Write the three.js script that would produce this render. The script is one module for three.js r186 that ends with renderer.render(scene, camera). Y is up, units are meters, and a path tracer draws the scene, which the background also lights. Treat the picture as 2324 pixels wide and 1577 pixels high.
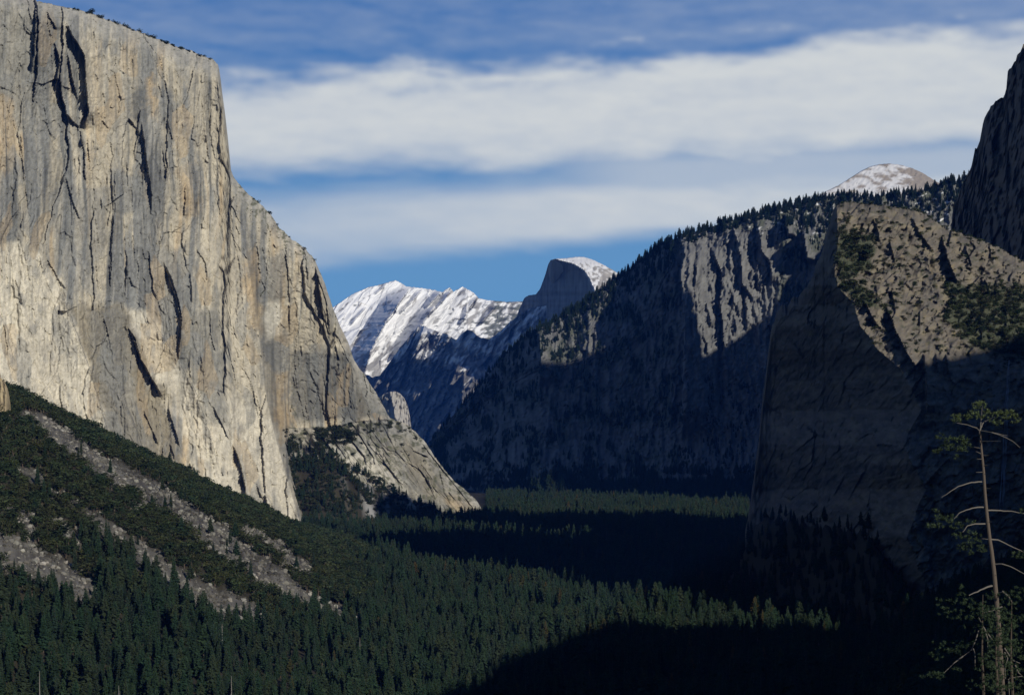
import * as THREE from 'three';
import { mergeGeometries } from 'three/addons/utils/BufferGeometryUtils.js';

// ---------------------------------------------------------------- camera, sky, sun, exposure
// Photograph frame of 2324 x 1577 units, focal length F units, horizon at row Y0; the eye is EYE metres above the far valley floor.
const FW = 2324, FH = 1577, F = 4660, CX = 1162, Y0 = 1013, EYE = 160;
const scene = new THREE.Scene();
const camera = new THREE.PerspectiveCamera(2 * Math.atan(FH / 2 / F) * 180 / Math.PI, FW / FH, 1, 60000);
camera.position.set(0, EYE, 0);
camera.setViewOffset(FW, FH, 0, FH / 2 - Y0, FW, FH);
const P = (px, py, d) => [(px - CX) / F * d, EYE + (Y0 - py) / F * d, -d];
const toPx = (x, y, d) => [CX + x / d * F, Y0 - (y - EYE) / d * F];

const SUN_OFF = 33 * Math.PI / 180, SUN_EL = 20 * Math.PI / 180;           // behind the camera, to its right
const sunDir = new THREE.Vector3(Math.sin(SUN_OFF) * Math.cos(SUN_EL), Math.sin(SUN_EL), Math.cos(SUN_OFF) * Math.cos(SUN_EL));
const sun = new THREE.DirectionalLight(new THREE.Color(1.0, 0.93, 0.8), 5);
sun.position.copy(sunDir).multiplyScalar(9000).add(new THREE.Vector3(0, 0, -3500));
sun.target.position.set(0, 0, -3500);
sun.castShadow = true;
Object.assign(sun.shadow.camera, { left: -6000, right: 6000, top: 6000, bottom: -6000, near: 10, far: 30000 });
sun.shadow.mapSize.set(4096, 4096);
sun.shadow.radius = 1.2;
scene.add(sun, sun.target);
const renderer = new THREE.WebGLRenderer({ antialias: true });
renderer.toneMapping = THREE.LinearToneMapping;
renderer.toneMappingExposure = 1.0;
renderer.shadowMap.enabled = true;

// ---------------------------------------------------------------- numbers
let seedState = 12345;
const rng = (s) => { let a = s >>> 0; return () => { a = (a + 0x6D2B79F5) | 0; let t = Math.imul(a ^ (a >>> 15), 1 | a); t = (t + Math.imul(t ^ (t >>> 7), 61 | t)) ^ t; return ((t ^ (t >>> 14)) >>> 0) / 4294967296; }; };
const perm = new Uint8Array(512); { const r = rng(7), p = [...Array(256).keys()]; for (let i = 255; i > 0; i--) { const j = Math.floor(r() * (i + 1)); [p[i], p[j]] = [p[j], p[i]]; } for (let i = 0; i < 512; i++) perm[i] = p[i & 255]; }
const GX = [1, -1, 0.7, -0.7, 0, 0, 0.7, -0.7], GY = [0, 0, 0.7, 0.7, 1, -1, -0.7, -0.7];
function noise(x, y) {                                                       // gradient noise, about -1 to 1
  const ix = Math.floor(x), iy = Math.floor(y), fx = x - ix, fy = y - iy, X = ix & 255, Y = iy & 255;
  const u = fx * fx * fx * (fx * (fx * 6 - 15) + 10), v = fy * fy * fy * (fy * (fy * 6 - 15) + 10);
  const g = (a, b, dx, dy) => { const h = perm[perm[a & 255] + (b & 255)] & 7; return GX[h] * dx + GY[h] * dy; };
  const a = g(X, Y, fx, fy), b = g(X + 1, Y, fx - 1, fy), c = g(X, Y + 1, fx, fy - 1), d = g(X + 1, Y + 1, fx - 1, fy - 1);
  return 1.5 * (a + u * (b - a) + v * (c - a + u * (a - b - c + d)));
}
function fbm(x, y, n = 4) { let s = 0, a = 0.5; for (let i = 0; i < n; i++) { s += a * noise(x, y); x = x * 2.03 + 17.1; y = y * 2.03 + 5.7; a *= 0.5; } return s; }
const ridged = (x, y, n = 3) => { let s = 0, a = 0.5; for (let i = 0; i < n; i++) { s += a * (1 - 2 * Math.abs(noise(x, y))); x = x * 2.1 + 3.3; y = y * 2.1 + 9.2; a *= 0.5; } return s; };
const hash = (x, y, k) => { const h = Math.imul(x | 0, 374761393) ^ Math.imul(y | 0, 668265263) ^ Math.imul(k, 1274126177); const t = Math.imul(h ^ (h >>> 13), 1274126177); return ((t ^ (t >>> 16)) >>> 0) / 4294967296; };
function facet(x, y, k, tx = 0.3, ty = 0.1, off = 1) {                                // broken slabs: the nearest of scattered cells, each tilted its own way; [height, tone]
  const ix = Math.floor(x), iy = Math.floor(y); let best = 1e9, bx = 0, by = 0, ci = 0, cj = 0;
  for (let j = -1; j <= 1; j++) for (let i = -1; i <= 1; i++) { const cx = ix + i + hash(ix + i, iy + j, k), cy = iy + j + hash(ix + i, iy + j, k + 1), q = (x - cx) ** 2 + (y - cy) ** 2; if (q < best) { best = q; bx = x - cx; by = y - cy; ci = ix + i; cj = iy + j; } }
  return [off * (hash(ci, cj, k + 2) - 0.5) + tx * 2 * (hash(ci, cj, k + 3) - 0.5) * bx * 2 + ty * 2 * (hash(ci, cj, k + 4) - 0.5) * by * 2, hash(ci, cj, k + 5)];
}
const clamp = (x, a = 0, b = 1) => Math.min(b, Math.max(a, x));
const smooth = (a, b, x) => { const t = clamp((x - a) / (b - a)); return t * t * (3 - 2 * t); };
const lerp = (a, b, t) => a + (b - a) * t;
const mix3 = (a, b, t) => [lerp(a[0], b[0], t), lerp(a[1], b[1], t), lerp(a[2], b[2], t)];
function line(pts, x) {                                                      // piecewise linear through [x, value] pairs
  if (x <= pts[0][0]) return pts[0][1];
  for (let i = 1; i < pts.length; i++) if (x <= pts[i][0]) return lerp(pts[i - 1][1], pts[i][1], (x - pts[i - 1][0]) / (pts[i][0] - pts[i - 1][0] || 1));
  return pts[pts.length - 1][1];
}
const sw = (pts) => pts.map(([x, y]) => [y, x]);
function inside(poly, x, y) {                                                // signed distance, positive inside
  let best = 1e9, odd = false;
  for (let i = 0, j = poly.length - 1; i < poly.length; j = i++) {
    const [ax, ay] = poly[j], [bx, by] = poly[i], dx = bx - ax, dy = by - ay, t = clamp(((x - ax) * dx + (y - ay) * dy) / (dx * dx + dy * dy || 1));
    const ex = x - ax - t * dx, ey = y - ay - t * dy; best = Math.min(best, ex * ex + ey * ey);
    if ((ay > y) !== (by > y) && x < (bx - ax) * (y - ay) / (by - ay) + ax) odd = !odd;
  }
  return odd ? Math.sqrt(best) : -Math.sqrt(best);
}
function polyDist(pts, x, y) { let best = 1e9; for (let i = 1; i < pts.length; i++) { const [ax, ay] = pts[i - 1], [bx, by] = pts[i], dx = bx - ax, dy = by - ay, t = clamp(((x - ax) * dx + (y - ay) * dy) / (dx * dx + dy * dy || 1)); best = Math.min(best, Math.hypot(x - ax - t * dx, y - ay - t * dy)); } return best; }

// ---------------------------------------------------------------- the sky: air and high cloud sheets
{
  const W = 4096, H = 2048, data = new Float32Array(W * H * 4), K = F * Math.PI / 180;
  for (let row = 0; row < H; row++) {
    const el = ((row + 0.5) / H - 0.5) * 180, v = Y0 - K * el;
    for (let col = 0; col < W; col++) {
      const lon = ((col + 0.5) / W - 0.5) * 2 * Math.PI;                       // x = cos, z = sin
      let az = (lon + Math.PI / 2) * 180 / Math.PI; if (az > 180) az -= 360;   // degrees to the right of the view
      const o = (row * W + col) * 4;
      const e = Math.max(0, el);
      // clear air: paler near the horizon, deep blue above
      let c = mix3([0.075, 0.285, 0.56], [0.04, 0.155, 0.42], smooth(3, 13, e));
      c = mix3(c, [0.011, 0.048, 0.18], smooth(13, 42, e));
      if (el > -0.5) {
        const t = Math.PI * az / 180, s = [Math.cos(t) * 6, Math.sin(t) * 6];  // runs round the horizon without a seam
        const u = CX + K * az, wav = 24 * noise(s[0] * 2 + 3, s[1] * 2 - 7) + 9 * noise(s[0] * 9, s[1] * 9 + 2);
        const far = smooth(16, 40, Math.abs(az)), a = clamp(u, -400, 2800);
        const upper = lerp(line([[-400, 190], [520, 172], [900, 158], [1300, 138], [1800, 110], [2324, 78], [2800, 70]], a), 130, far) + wav * 0.8;
        const lower = lerp(line([[-400, 400], [520, 400], [900, 396], [1150, 392], [1400, 384], [2324, 372], [2800, 370]], a), 390, far) + wav * 0.55;
        const veil0 = lerp(line([[-400, 440], [520, 450], [900, 425], [1150, 402], [1500, 392], [2800, 380]], a), 410, far) + wav * 0.4;
        const veil1 = lerp(line([[-400, 690], [730, 606], [1500, 536], [2800, 450]], a), 520, far) + wav * 0.25;
        const wrp = 0.5 * noise(az * 0.3, el * 0.6), st = fbm(az * 0.15 + 40 + wrp, el * 1.15 - az * 0.06, 5), fine = fbm(az * 0.55 + 9 - el * 0.3, el * 3.2 + az * 0.3 + wrp, 5), grain = fbm(az * 1.6 + el, el * 6 - az * 0.5, 4);
        let k = 0;
        const cover = 1 - 0.62 * smooth(30, 75, Math.abs(az)) * smooth(-0.25, 0.2, fbm(s[0] * 0.5 + 11, s[1] * 0.5, 3));
        const main = cover * smooth(upper - 34, upper + 62, v + 64 * st + 30 * fine + 12 * grain) * (1 - smooth(lower - 60, lower + 34, v - 34 * st - 18 * fine));
        k = Math.max(k, main * (0.92 + 0.16 * st + 0.1 * fine + 0.04 * grain));
        const veil = cover * smooth(veil0 - 40, veil0 + 60, v + 20 * st) * (1 - smooth(veil1 - 34, veil1 + 22, v - 12 * st - 10 * fine));
        k = Math.max(k, veil * (0.68 + 0.2 * st + 0.1 * fine) * lerp(0.9, 1.2, smooth(600, 1500, a)));
        // the gap between the sheets stays grey towards the right
        k = Math.max(k, 0.6 * smooth(1050, 1500, a) * smooth(lower - 60, lower, v) * (1 - smooth(veil0 + 40, veil0 + 90, v)));
        // thin streaks above
        const above = smooth(-700, -100, v) * (1 - smooth(upper - 10, upper + 40, v));
        k = Math.max(k, above * clamp(0.17 + 0.2 * st + 0.16 * fine + 0.06 * grain + 0.16 * smooth(900, 2200, a)) * 0.75);
        // more of the same cirrus over the rest of the sky
        const hi = smooth(12, 20, el);
        if (hi > 0) {
          const q = 1 / Math.max(0.12, Math.sin(e * Math.PI / 180)), gx = Math.cos(lon) * Math.cos(e * Math.PI / 180) * q, gz = Math.sin(lon) * Math.cos(e * Math.PI / 180) * q;
          const cir = fbm(gx * 0.5 + gz * 0.2 + 3, gz * 1.6, 5) + 0.3 * fbm(gx * 2, gz * 6, 3);
          k = lerp(k, clamp(0.04 + cir * 0.8) * 0.5, hi);
        }
        k = clamp(k + 0.05 * grain * k + 0.1 * (1 - k) * smooth(9, 5, el));
        c = mix3(c, [0.655, 0.685, 0.69], k);
      } else c = [0.05, 0.06, 0.06];
      data[o] = c[0]; data[o + 1] = c[1]; data[o + 2] = c[2]; data[o + 3] = 1;
    }
  }
  const sky = new THREE.DataTexture(data, W, H, THREE.RGBAFormat, THREE.FloatType);
  sky.mapping = THREE.EquirectangularReflectionMapping; sky.magFilter = sky.minFilter = THREE.LinearFilter; sky.needsUpdate = true;
  scene.background = sky; scene.environment = sky;
}
scene.fog = new THREE.FogExp2(new THREE.Color(0.05, 0.24, 1.0), 0.85e-5);

// ---------------------------------------------------------------- naming helpers
const taken = new Map();
function numbered(n) { const k = taken.get(n) ?? 0; taken.set(n, k + 1); return k ? n + '_' + String(k).padStart(3, '0') : n; }
function tag(o, label, category, group, kind) { o.userData.label = label; if (category) o.userData.category = category; if (group) o.userData.group = group; if (kind) o.userData.kind = kind; return o; }
function put(o, name, label, category, group, kind) { o.name = numbered(name); tag(o, label, category, group, kind); scene.add(o); o.traverse((m) => { if (m.isMesh) m.castShadow = m.receiveShadow = true; }); return o; }
const std = (o) => new THREE.MeshPhysicalMaterial({ roughness: 1, metalness: 0, specularIntensity: 0.06, ...o });   // dull weathered stone, bark and leaves
const rockMat = std({ vertexColors: true, roughness: 0.95, side: THREE.DoubleSide });

// ---------------------------------------------------------------- land forms built as sheets: a grid of columns from skyline to foot, each point at its own distance
function makeSheet({ px0, px1, nx, top, bot, ny, depth, color, back = 600, bias = 1, backDrop = 0.25 }) {
  const NB = 5, rows = ny + 1 + NB, pos = new Float32Array((nx + 1) * rows * 3), uv = new Float32Array((nx + 1) * rows * 2), info = [];
  for (let i = 0; i <= nx; i++) {
    const px = lerp(px0, px1, i / nx), t = top(px), b = Math.max(bot(px), t + 4);
    for (let j = 0; j < rows; j++) {
      let py, d, y;
      if (j < NB) {                                                           // behind the skyline the top runs back
        const q = 1 - j / NB, d0 = depth(px, t), s = back * q * q;
        d = d0 + s; const p = P(px, t, d0); y = p[1] - backDrop * s - 0.004 * s;
        const o = (i * rows + j) * 3; pos[o] = p[0] * d / d0; pos[o + 1] = y; pos[o + 2] = -d; py = t;
      } else {
        const v = Math.pow((j - NB) / ny, bias); py = lerp(t, b, v); d = depth(px, py);
        const p = P(px, py, d), o = (i * rows + j) * 3; pos[o] = p[0]; pos[o + 1] = p[1]; pos[o + 2] = p[2];
      }
      info.push([px, py]);
    }
  }
  const idx = new Uint32Array(nx * (rows - 1) * 6); let n = 0;
  for (let i = 0; i < nx; i++) for (let j = 0; j < rows - 1; j++) { const a = i * rows + j, b = a + rows; idx[n++] = a; idx[n++] = a + 1; idx[n++] = b; idx[n++] = b; idx[n++] = a + 1; idx[n++] = b + 1; }
  const g = new THREE.BufferGeometry();
  g.setAttribute('position', new THREE.BufferAttribute(pos, 3)); g.setIndex(new THREE.BufferAttribute(idx, 1)); g.computeVertexNormals();
  const nor = g.attributes.normal.array, col = new Float32Array(pos.length);
  for (let k = 0; k < info.length; k++) {
    const [px, py] = info[k], c = color(px, py, pos[k * 3], pos[k * 3 + 1], -pos[k * 3 + 2], [nor[k * 3], nor[k * 3 + 1], nor[k * 3 + 2]]);
    col[k * 3] = c[0]; col[k * 3 + 1] = c[1]; col[k * 3 + 2] = c[2];
    uv[k * 2] = pos[k * 3] / 100; uv[k * 2 + 1] = pos[k * 3 + 1] / 100;
  }
  g.setAttribute('color', new THREE.BufferAttribute(col, 3)); g.setAttribute('uv', new THREE.BufferAttribute(uv, 2));
  return g;
}
// a crack or corner: the rock on its right stands A metres proud and falls back over w units, so its edge faces left
function cracks(list, straight = false) {
  const L = list.map(([A, w, ...p]) => ({ A, w, pts: sw(p), y0: p[0][1], y1: p[p.length - 1][1], lo: Math.min(...p.map((q) => q[0])) - 6, hi: Math.max(...p.map((q) => q[0])) + Math.abs(w) * 5 }));
  return (px, py) => {
    let s = 0;
    for (const c of L) {
      if (py < c.y0 || py > c.y1 || px < c.lo - Math.abs(c.w) * 5 || px > c.hi) continue;
      const e = line(c.pts, py) + 2.2 * noise(py * 0.045 + c.A, c.w) + 1.0 * noise(py * 0.17, c.A), dx = (px - e) * Math.sign(c.w);
      if (dx < 0) continue;
      const span = c.y1 - c.y0, end = smooth(0, 0.18 * span + 2, py - c.y0) * smooth(0, 0.18 * span + 2, c.y1 - py);
      s += (c.A * end * (straight ? Math.max(0, 1 - dx / Math.abs(c.w)) : Math.exp(-dx / Math.abs(c.w))) * (1 + Math.min(0.3, 8 / c.A) * noise(py * 0.03, c.A * 3.1)));
    }
    return s;
  };
}

// ---------------------------------------------------------------- plan of the great wall
const noseLine = sw([[505, -200], [505, 150], [525, 395], [563, 600], [588, 760], [604, 900], [622, 980], [652, 1085], [682, 1192], [700, 1260]]);
const wallTop0 = [[-320, -120], [-100, -60], [60, -8], [90, 4], [150, 16], [200, 28], [260, 50], [330, 78], [400, 105], [450, 122], [480, 133], [494, 146], [499, 172], [503, 205], [508, 240], [514, 290], [519, 340], [523, 385], [530, 402], [560, 438], [590, 462], [610, 482], [630, 512], [662, 542], [690, 562], [715, 592], [724, 612], [735, 640], [752, 690], [770, 735], [790, 778], [802, 815], [830, 855], [855, 895], [872, 925], [884, 948], [925, 964], [945, 982], [965, 1003], [998, 1053], [1020, 1080], [1039, 1098], [1062, 1118], [1080, 1136], [1090, 1152], [1097, 1172], [1103, 1195]];
const wallTop = (px) => line(wallTop0, px) + 2.2 * noise(px / 9, 4.4) + 1.4 * noise(px / 3.1, 9.4);
const ledge = [[600, 985], [618, 977], [655, 971], [700, 972], [760, 968], [820, 956], [880, 953], [925, 966], [1000, 1060], [1103, 1190]];
const WM = 0.87;                                                             // metres per frame unit on the wall
function wallBase(px, py) {
  const pn = line(noseLine, py), h = (1192 - py) * WM, top = line(wallTop0, px), dx = px - pn, low = smooth(480, 960, py);
  const dn = 4135 + 0.13 * h - 55 * Math.exp(-Math.max(h, 0) / 170);
  let d = dx < 0 ? dn + 0.98 * dx * WM : dn + 0.83 * dx * WM + (40 + 190 * low) * (1 - Math.exp(-dx / 14));
  const e = clamp(1 - (py - top) / 46); d += 90 * e * e * (px < 505 ? 1 : 0.6);       // the rim leans back
  const le = line(ledge, px) + 9 * noise(px / 22, 2) + 4 * noise(px / 7, 5);           // the apron below the ledge stands forward
  if (px > 640 && py > le) d -= smooth(640, 760, px) * ((px < 900 ? 78 : lerp(78, 20, clamp((px - 900) / 60))) * smooth(le, le + 30, py) + 0.5 * (py - le) * 0.95);
  return d;
}
// ---------------------------------------------------------------- the ground: valley floor, talus fans, near slope
const fanApex = { x: -820, d: 2400, y: 334 };
const peakDepthSmooth = (px) => 2250 - 0.3 * 390 * 0.494 + (px < 2060 ? 3.3 * (2060 - px) : -0.42 * (2060 - px)) * 0.494;
const contact = [[600, 985], [622, 992], [660, 1000], [725, 1012], [779, 1045], [841, 1082], [923, 1127], [977, 1152], [1040, 1174], [1110, 1190]], cornerCache = new Map();
function cornerLine(px) { const k = Math.round(px); let v = cornerCache.get(k); if (!v) { const py = line(contact, k), dc = wallBase(Math.max(k, 668), py) - 14; v = [dc, EYE + (Y0 - py) / F * dc]; cornerCache.set(k, v); } return v; }
function ground(x, d) {
  let y = lerp(-40, 0, smooth(1900, 4100, d)) + 14 * smooth(4500, 9000, d);
  y += 2.5 * noise(x / 90, d / 140);
  // fan below the left wall
  {
    const k = d > fanApex.d ? 0.335 : 0.45, r = Math.hypot(x - fanApex.x, k * (d - fanApex.d));
    let f = fanApex.y - 0.55 * r + 7 * noise(x / 70, d / 260) + 2.5 * noise(x / 18, d / 60);
    f = f > y + 40 ? f : f > y - 60 ? y + (f - y + 60) ** 2 / 250 : y;       // runs out onto the floor
    y = Math.max(y, f);
  }
  // wooded slope in the corner between the great prow and the apron
  if (d > 3900 && d < 4900 && x < 60) {
    const px = CX + x / d * F;
    if (px > 640 && px < 1100 && (px > 692 || d > 4165)) {
      const [dc, yc] = cornerLine(px), f = (d < dc ? yc - 0.72 * (dc - d) : yc - 3 * (d - dc)) + 8 * noise(x / 60, d / 80) + 3 * noise(x / 17, d / 23);
      y = Math.max(y, f);
    }
  }
  // slope rising to the right wall
  y = Math.max(y, y + 0.42 * Math.max(0, x - 0.165 * d - 10) * smooth(900, 1500, d) * (1 - smooth(2900, 3600, d)));
  if (d > 1900 && d < 2900) { const px = CX + x / d * F; if (px > 1640 && px < 2500) { const w = smooth(1640, 1740, px), gap = peakDepthSmooth(Math.max(px, 1705)) - d; y = Math.max(y, y + w * Math.max(0, 100 - 0.55 * Math.abs(gap)) * (1 - smooth(1950, 2100, px))); } }
  // the hill that the camera stands on
  const hill = 157 - 0.26 * d + 0.35 * Math.max(0, x - 20) - 0.1 * Math.max(0, -x) + 2 * noise(x / 20, d / 20);
  if (d < 1000) y = Math.max(y, hill);
  return y;
}
function groundAt(px, py) {                                                  // the first point of the ground on that line of sight
  for (let d = 900; d < 9000; d *= 1.004) { const p = P(px, py, d); if (ground(p[0], d) >= p[1]) return [p[0], p[1], d]; }
  return null;
}
// bare rock chutes in the talus (frame units), centre line and half width
const chutes = [
  [[[58, 943, 8], [100, 965, 16], [135, 995, 22], [240, 1062, 24], [330, 1112, 24], [430, 1175, 26], [520, 1245, 30], [600, 1300, 28], [700, 1368, 20], [790, 1410, 16], [845, 1432, 8]]],
  [[[155, 1140, 8], [215, 1180, 14], [290, 1235, 16], [360, 1290, 22], [430, 1340, 30], [500, 1375, 34], [560, 1400, 34], [610, 1425, 16]]],
  [[[-30, 1225, 30], [60, 1275, 34], [130, 1310, 34], [190, 1345, 30], [240, 1375, 12]]],
  [[[15, 1165, 10], [60, 1190, 18], [70, 1215, 16]]], [[[45, 1068, 10], [85, 1090, 12]]], [[[560, 1205, 10], [640, 1255, 16], [700, 1300, 14]]],
  [[[285, 1140, 7], [320, 1158, 7]]], [[[110, 1115, 8], [140, 1130, 8]]], [[[130, 1190, 12], [170, 1230, 12]]],
].map((c) => c[0]);
function chuteMask(px, py) {
  let m = -1e9;
  for (const c of chutes) for (let i = 1; i < c.length; i++) {
    const [ax, ay, aw] = c[i - 1], [bx, by, bw] = c[i], dx = bx - ax, dy = by - ay, t = clamp(((px - ax) * dx + (py - ay) * dy) / (dx * dx + dy * dy));
    m = Math.max(m, lerp(aw, bw, t) - Math.hypot(px - ax - t * dx, py - ay - t * dy));
  }
  return m + 9 * noise(px / 26, py / 26) + 6 * noise(px / 9, py / 9);
}
const onFan = (x, d) => { const k = d > fanApex.d ? 0.335 : 0.45; return fanApex.y - 0.55 * Math.hypot(x - fanApex.x, k * (d - fanApex.d)) > -34 && d < 4300; };
const onCorner = (x, d) => { if (d < 3950 || d > 4800 || x > 40) return false; const px = CX + x / d * F; if (px < 642 || px > 1095 || (px < 692 && d < 4168)) return false; const [dc, yc] = cornerLine(px); return d < dc + 30 && yc - 0.72 * (dc - d) > 4; };
{
  const NX = 440, ND = 340, pos = [], col = [], uv = [];
  for (let j = 0; j <= ND; j++) {
    const d = j < 30 ? lerp(-160, 60, j / 30) : 60 * Math.pow(12000 / 60, (j - 30) / (ND - 30));
    for (let i = 0; i <= NX; i++) {
      const s = lerp(-0.42, 0.42, i / NX), x = s * Math.max(d, 200), y = ground(x, Math.max(d, 0)) - (d < 0 ? -d * 0.1 : 0);
      pos.push(x, y, -d); uv.push(x / 10, d / 10);
      const [px, py] = d > 900 ? toPx(x, y, d) : [0, -999];
      let c = mix3([0.028, 0.027, 0.019], [0.045, 0.04, 0.028], 0.5 + 0.5 * noise(x / 30, d / 30));
      if (onFan(x, d)) {
        const m = smooth(-6, 6, chuteMask(px, py));
        const tal = mix3([0.05, 0.047, 0.043], [0.14, 0.135, 0.122], clamp(0.5 + 0.9 * noise(x / 5, d / 7) + 0.5 * noise(x / 30, d / 70)));
        c = mix3(c, tal, m);
      } else if (onCorner(x, d)) c = mix3(c, [0.26, 0.26, 0.25], smooth(0.12, 0.3, fbm(x / 60 + d / 120, d / 45, 3)));
      col.push(...c);
    }
  }
  const idx = []; for (let j = 0; j < ND; j++) for (let i = 0; i < NX; i++) { const a = j * (NX + 1) + i, b = a + NX + 1; idx.push(a, a + 1, b, b, a + 1, b + 1); }
  const g = new THREE.BufferGeometry(); g.setAttribute('position', new THREE.Float32BufferAttribute(pos, 3)); g.setAttribute('color', new THREE.Float32BufferAttribute(col, 3)); g.setAttribute('uv', new THREE.Float32BufferAttribute(uv, 2)); g.setIndex(idx); g.computeVertexNormals();
  put(new THREE.Mesh(g, rockMat), 'valley_ground', 'forest soil and grey talus fans of the valley floor', 'ground', null, 'structure');
}

// ---------------------------------------------------------------- the great granite wall on the left
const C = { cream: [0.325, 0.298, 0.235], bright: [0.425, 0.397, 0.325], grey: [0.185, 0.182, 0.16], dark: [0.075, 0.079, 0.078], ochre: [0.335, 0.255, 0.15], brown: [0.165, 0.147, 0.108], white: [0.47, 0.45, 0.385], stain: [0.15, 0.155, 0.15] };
const wallCracks = cracks([
  // great cleft at the upper left and the dark corners beside it
  [95, 20, [74, -40], [80, 30], [76, 120], [68, 172]], [60, 14, [104, 20], [112, 40], [128, 70]],
  [85, 14, [140, 40], [166, 86], [190, 124], [193, 186], [200, 250], [187, 298]], [50, 10, [122, 100], [134, 138], [122, 200]], [40, 8, [150, 118], [158, 165], [172, 210]],
  [26, 9, [196, 300], [200, 350], [204, 400]],
  [46, 16, [318, 272], [326, 322], [334, 396], [343, 442], [341, 496]], [30, 10, [367, 330], [374, 380], [376, 414]], [20, 8, [227, 268], [235, 278], [246, 293]],
  [26, 10, [44, 288], [50, 372], [54, 436]], [22, 10, [97, 230], [108, 290], [118, 320]], [30, 12, [144, 392], [165, 462], [184, 506]],
  [30, 10, [259, 364], [260, 475], [252, 536], [247, 600], [250, 660]], [24, 9, [358, 185], [367, 224]], [28, 10, [378, 268], [392, 322]],
  [22, 10, [466, 300], [474, 372]], [26, 12, [492, 280], [500, 350]], [34, 12, [440, 557], [466, 598], [471, 644]], [28, 12, [421, 412], [417, 495]],
  [40, 14, [371, 590], [396, 655], [406, 690], [412, 722], [402, 822]], [26, 10, [430, 610], [436, 690]],
  [34, 12, [98, 576], [136, 640], [150, 660]], [24, 10, [230, 705], [243, 752], [252, 802]],
  [52, 22, [288, 738], [305, 768], [318, 815], [342, 856], [372, 910]], [48, 14, [378, 918], [392, 964], [408, 1018]],
  [36, 12, [478, 915], [500, 956], [520, 1000]], [62, 18, [528, 1006], [545, 1055], [557, 1116], [566, 1158]], [26, 10, [578, 1092], [594, 1130]], [24, 10, [586, 1112], [612, 1170]],
  [26, 10, [454, 804], [466, 856]], [24, 9, [429, 812], [430, 864]], [40, 14, [322, 924], [342, 972], [360, 1014]], [26, 10, [384, 1002], [396, 1046]], [22, 8, [365, 1010], [372, 1046]],
  [30, 10, [645, 536], [654, 634], [658, 765]], [60, 16, [716, 600], [728, 680], [733, 728]], [40, 10, [712, 600], [742, 690], [748, 760]], [26, 10, [690, 560], [700, 640]],
  [20, 8, [664, 850], [672, 884]], [26, 10, [735, 860], [742, 900]], [26, 10, [790, 880], [800, 930]], [30, 10, [760, 780], [770, 820]],
  [26, 8, [165, 285], [182, 300], [184, 330]], [20, 8, [30, 620], [52, 700]], [24, 10, [286, 360], [290, 430]], [18, 8, [216, 480], [222, 560]], [18, 8, [300, 520], [306, 600]],
  [18, 7, [850, 1010], [880, 1060]], [16, 7, [905, 1000], [950, 1080]], [16, 7, [790, 1020], [830, 1070]], [14, 7, [960, 1060], [985, 1120]],
]);
// the broken recess below the upper left rim and other deep corners
const wallRecess = cracks([
  [46, 34, [78, -40], [86, 50], [82, 170], [70, 250]], [58, 26, [140, 34], [166, 86], [190, 124], [193, 186], [200, 250], [187, 305]], [36, 20, [120, 84], [134, 138], [122, 220]], [34, 18, [150, 104], [160, 165], [176, 235]], [30, 18, [180, 290], [190, 350], [192, 420]],
  [24, 20, [318, 262], [330, 350], [344, 450]], [30, 26, [366, 580], [402, 690], [410, 740], [402, 830]], [34, 30, [286, 730], [318, 815], [372, 915]], [30, 24, [524, 1000], [545, 1055], [566, 1165]], [30, 22, [712, 590], [730, 690], [740, 780]], [22, 24, [250, 360], [256, 480], [248, 680]],
]);
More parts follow.
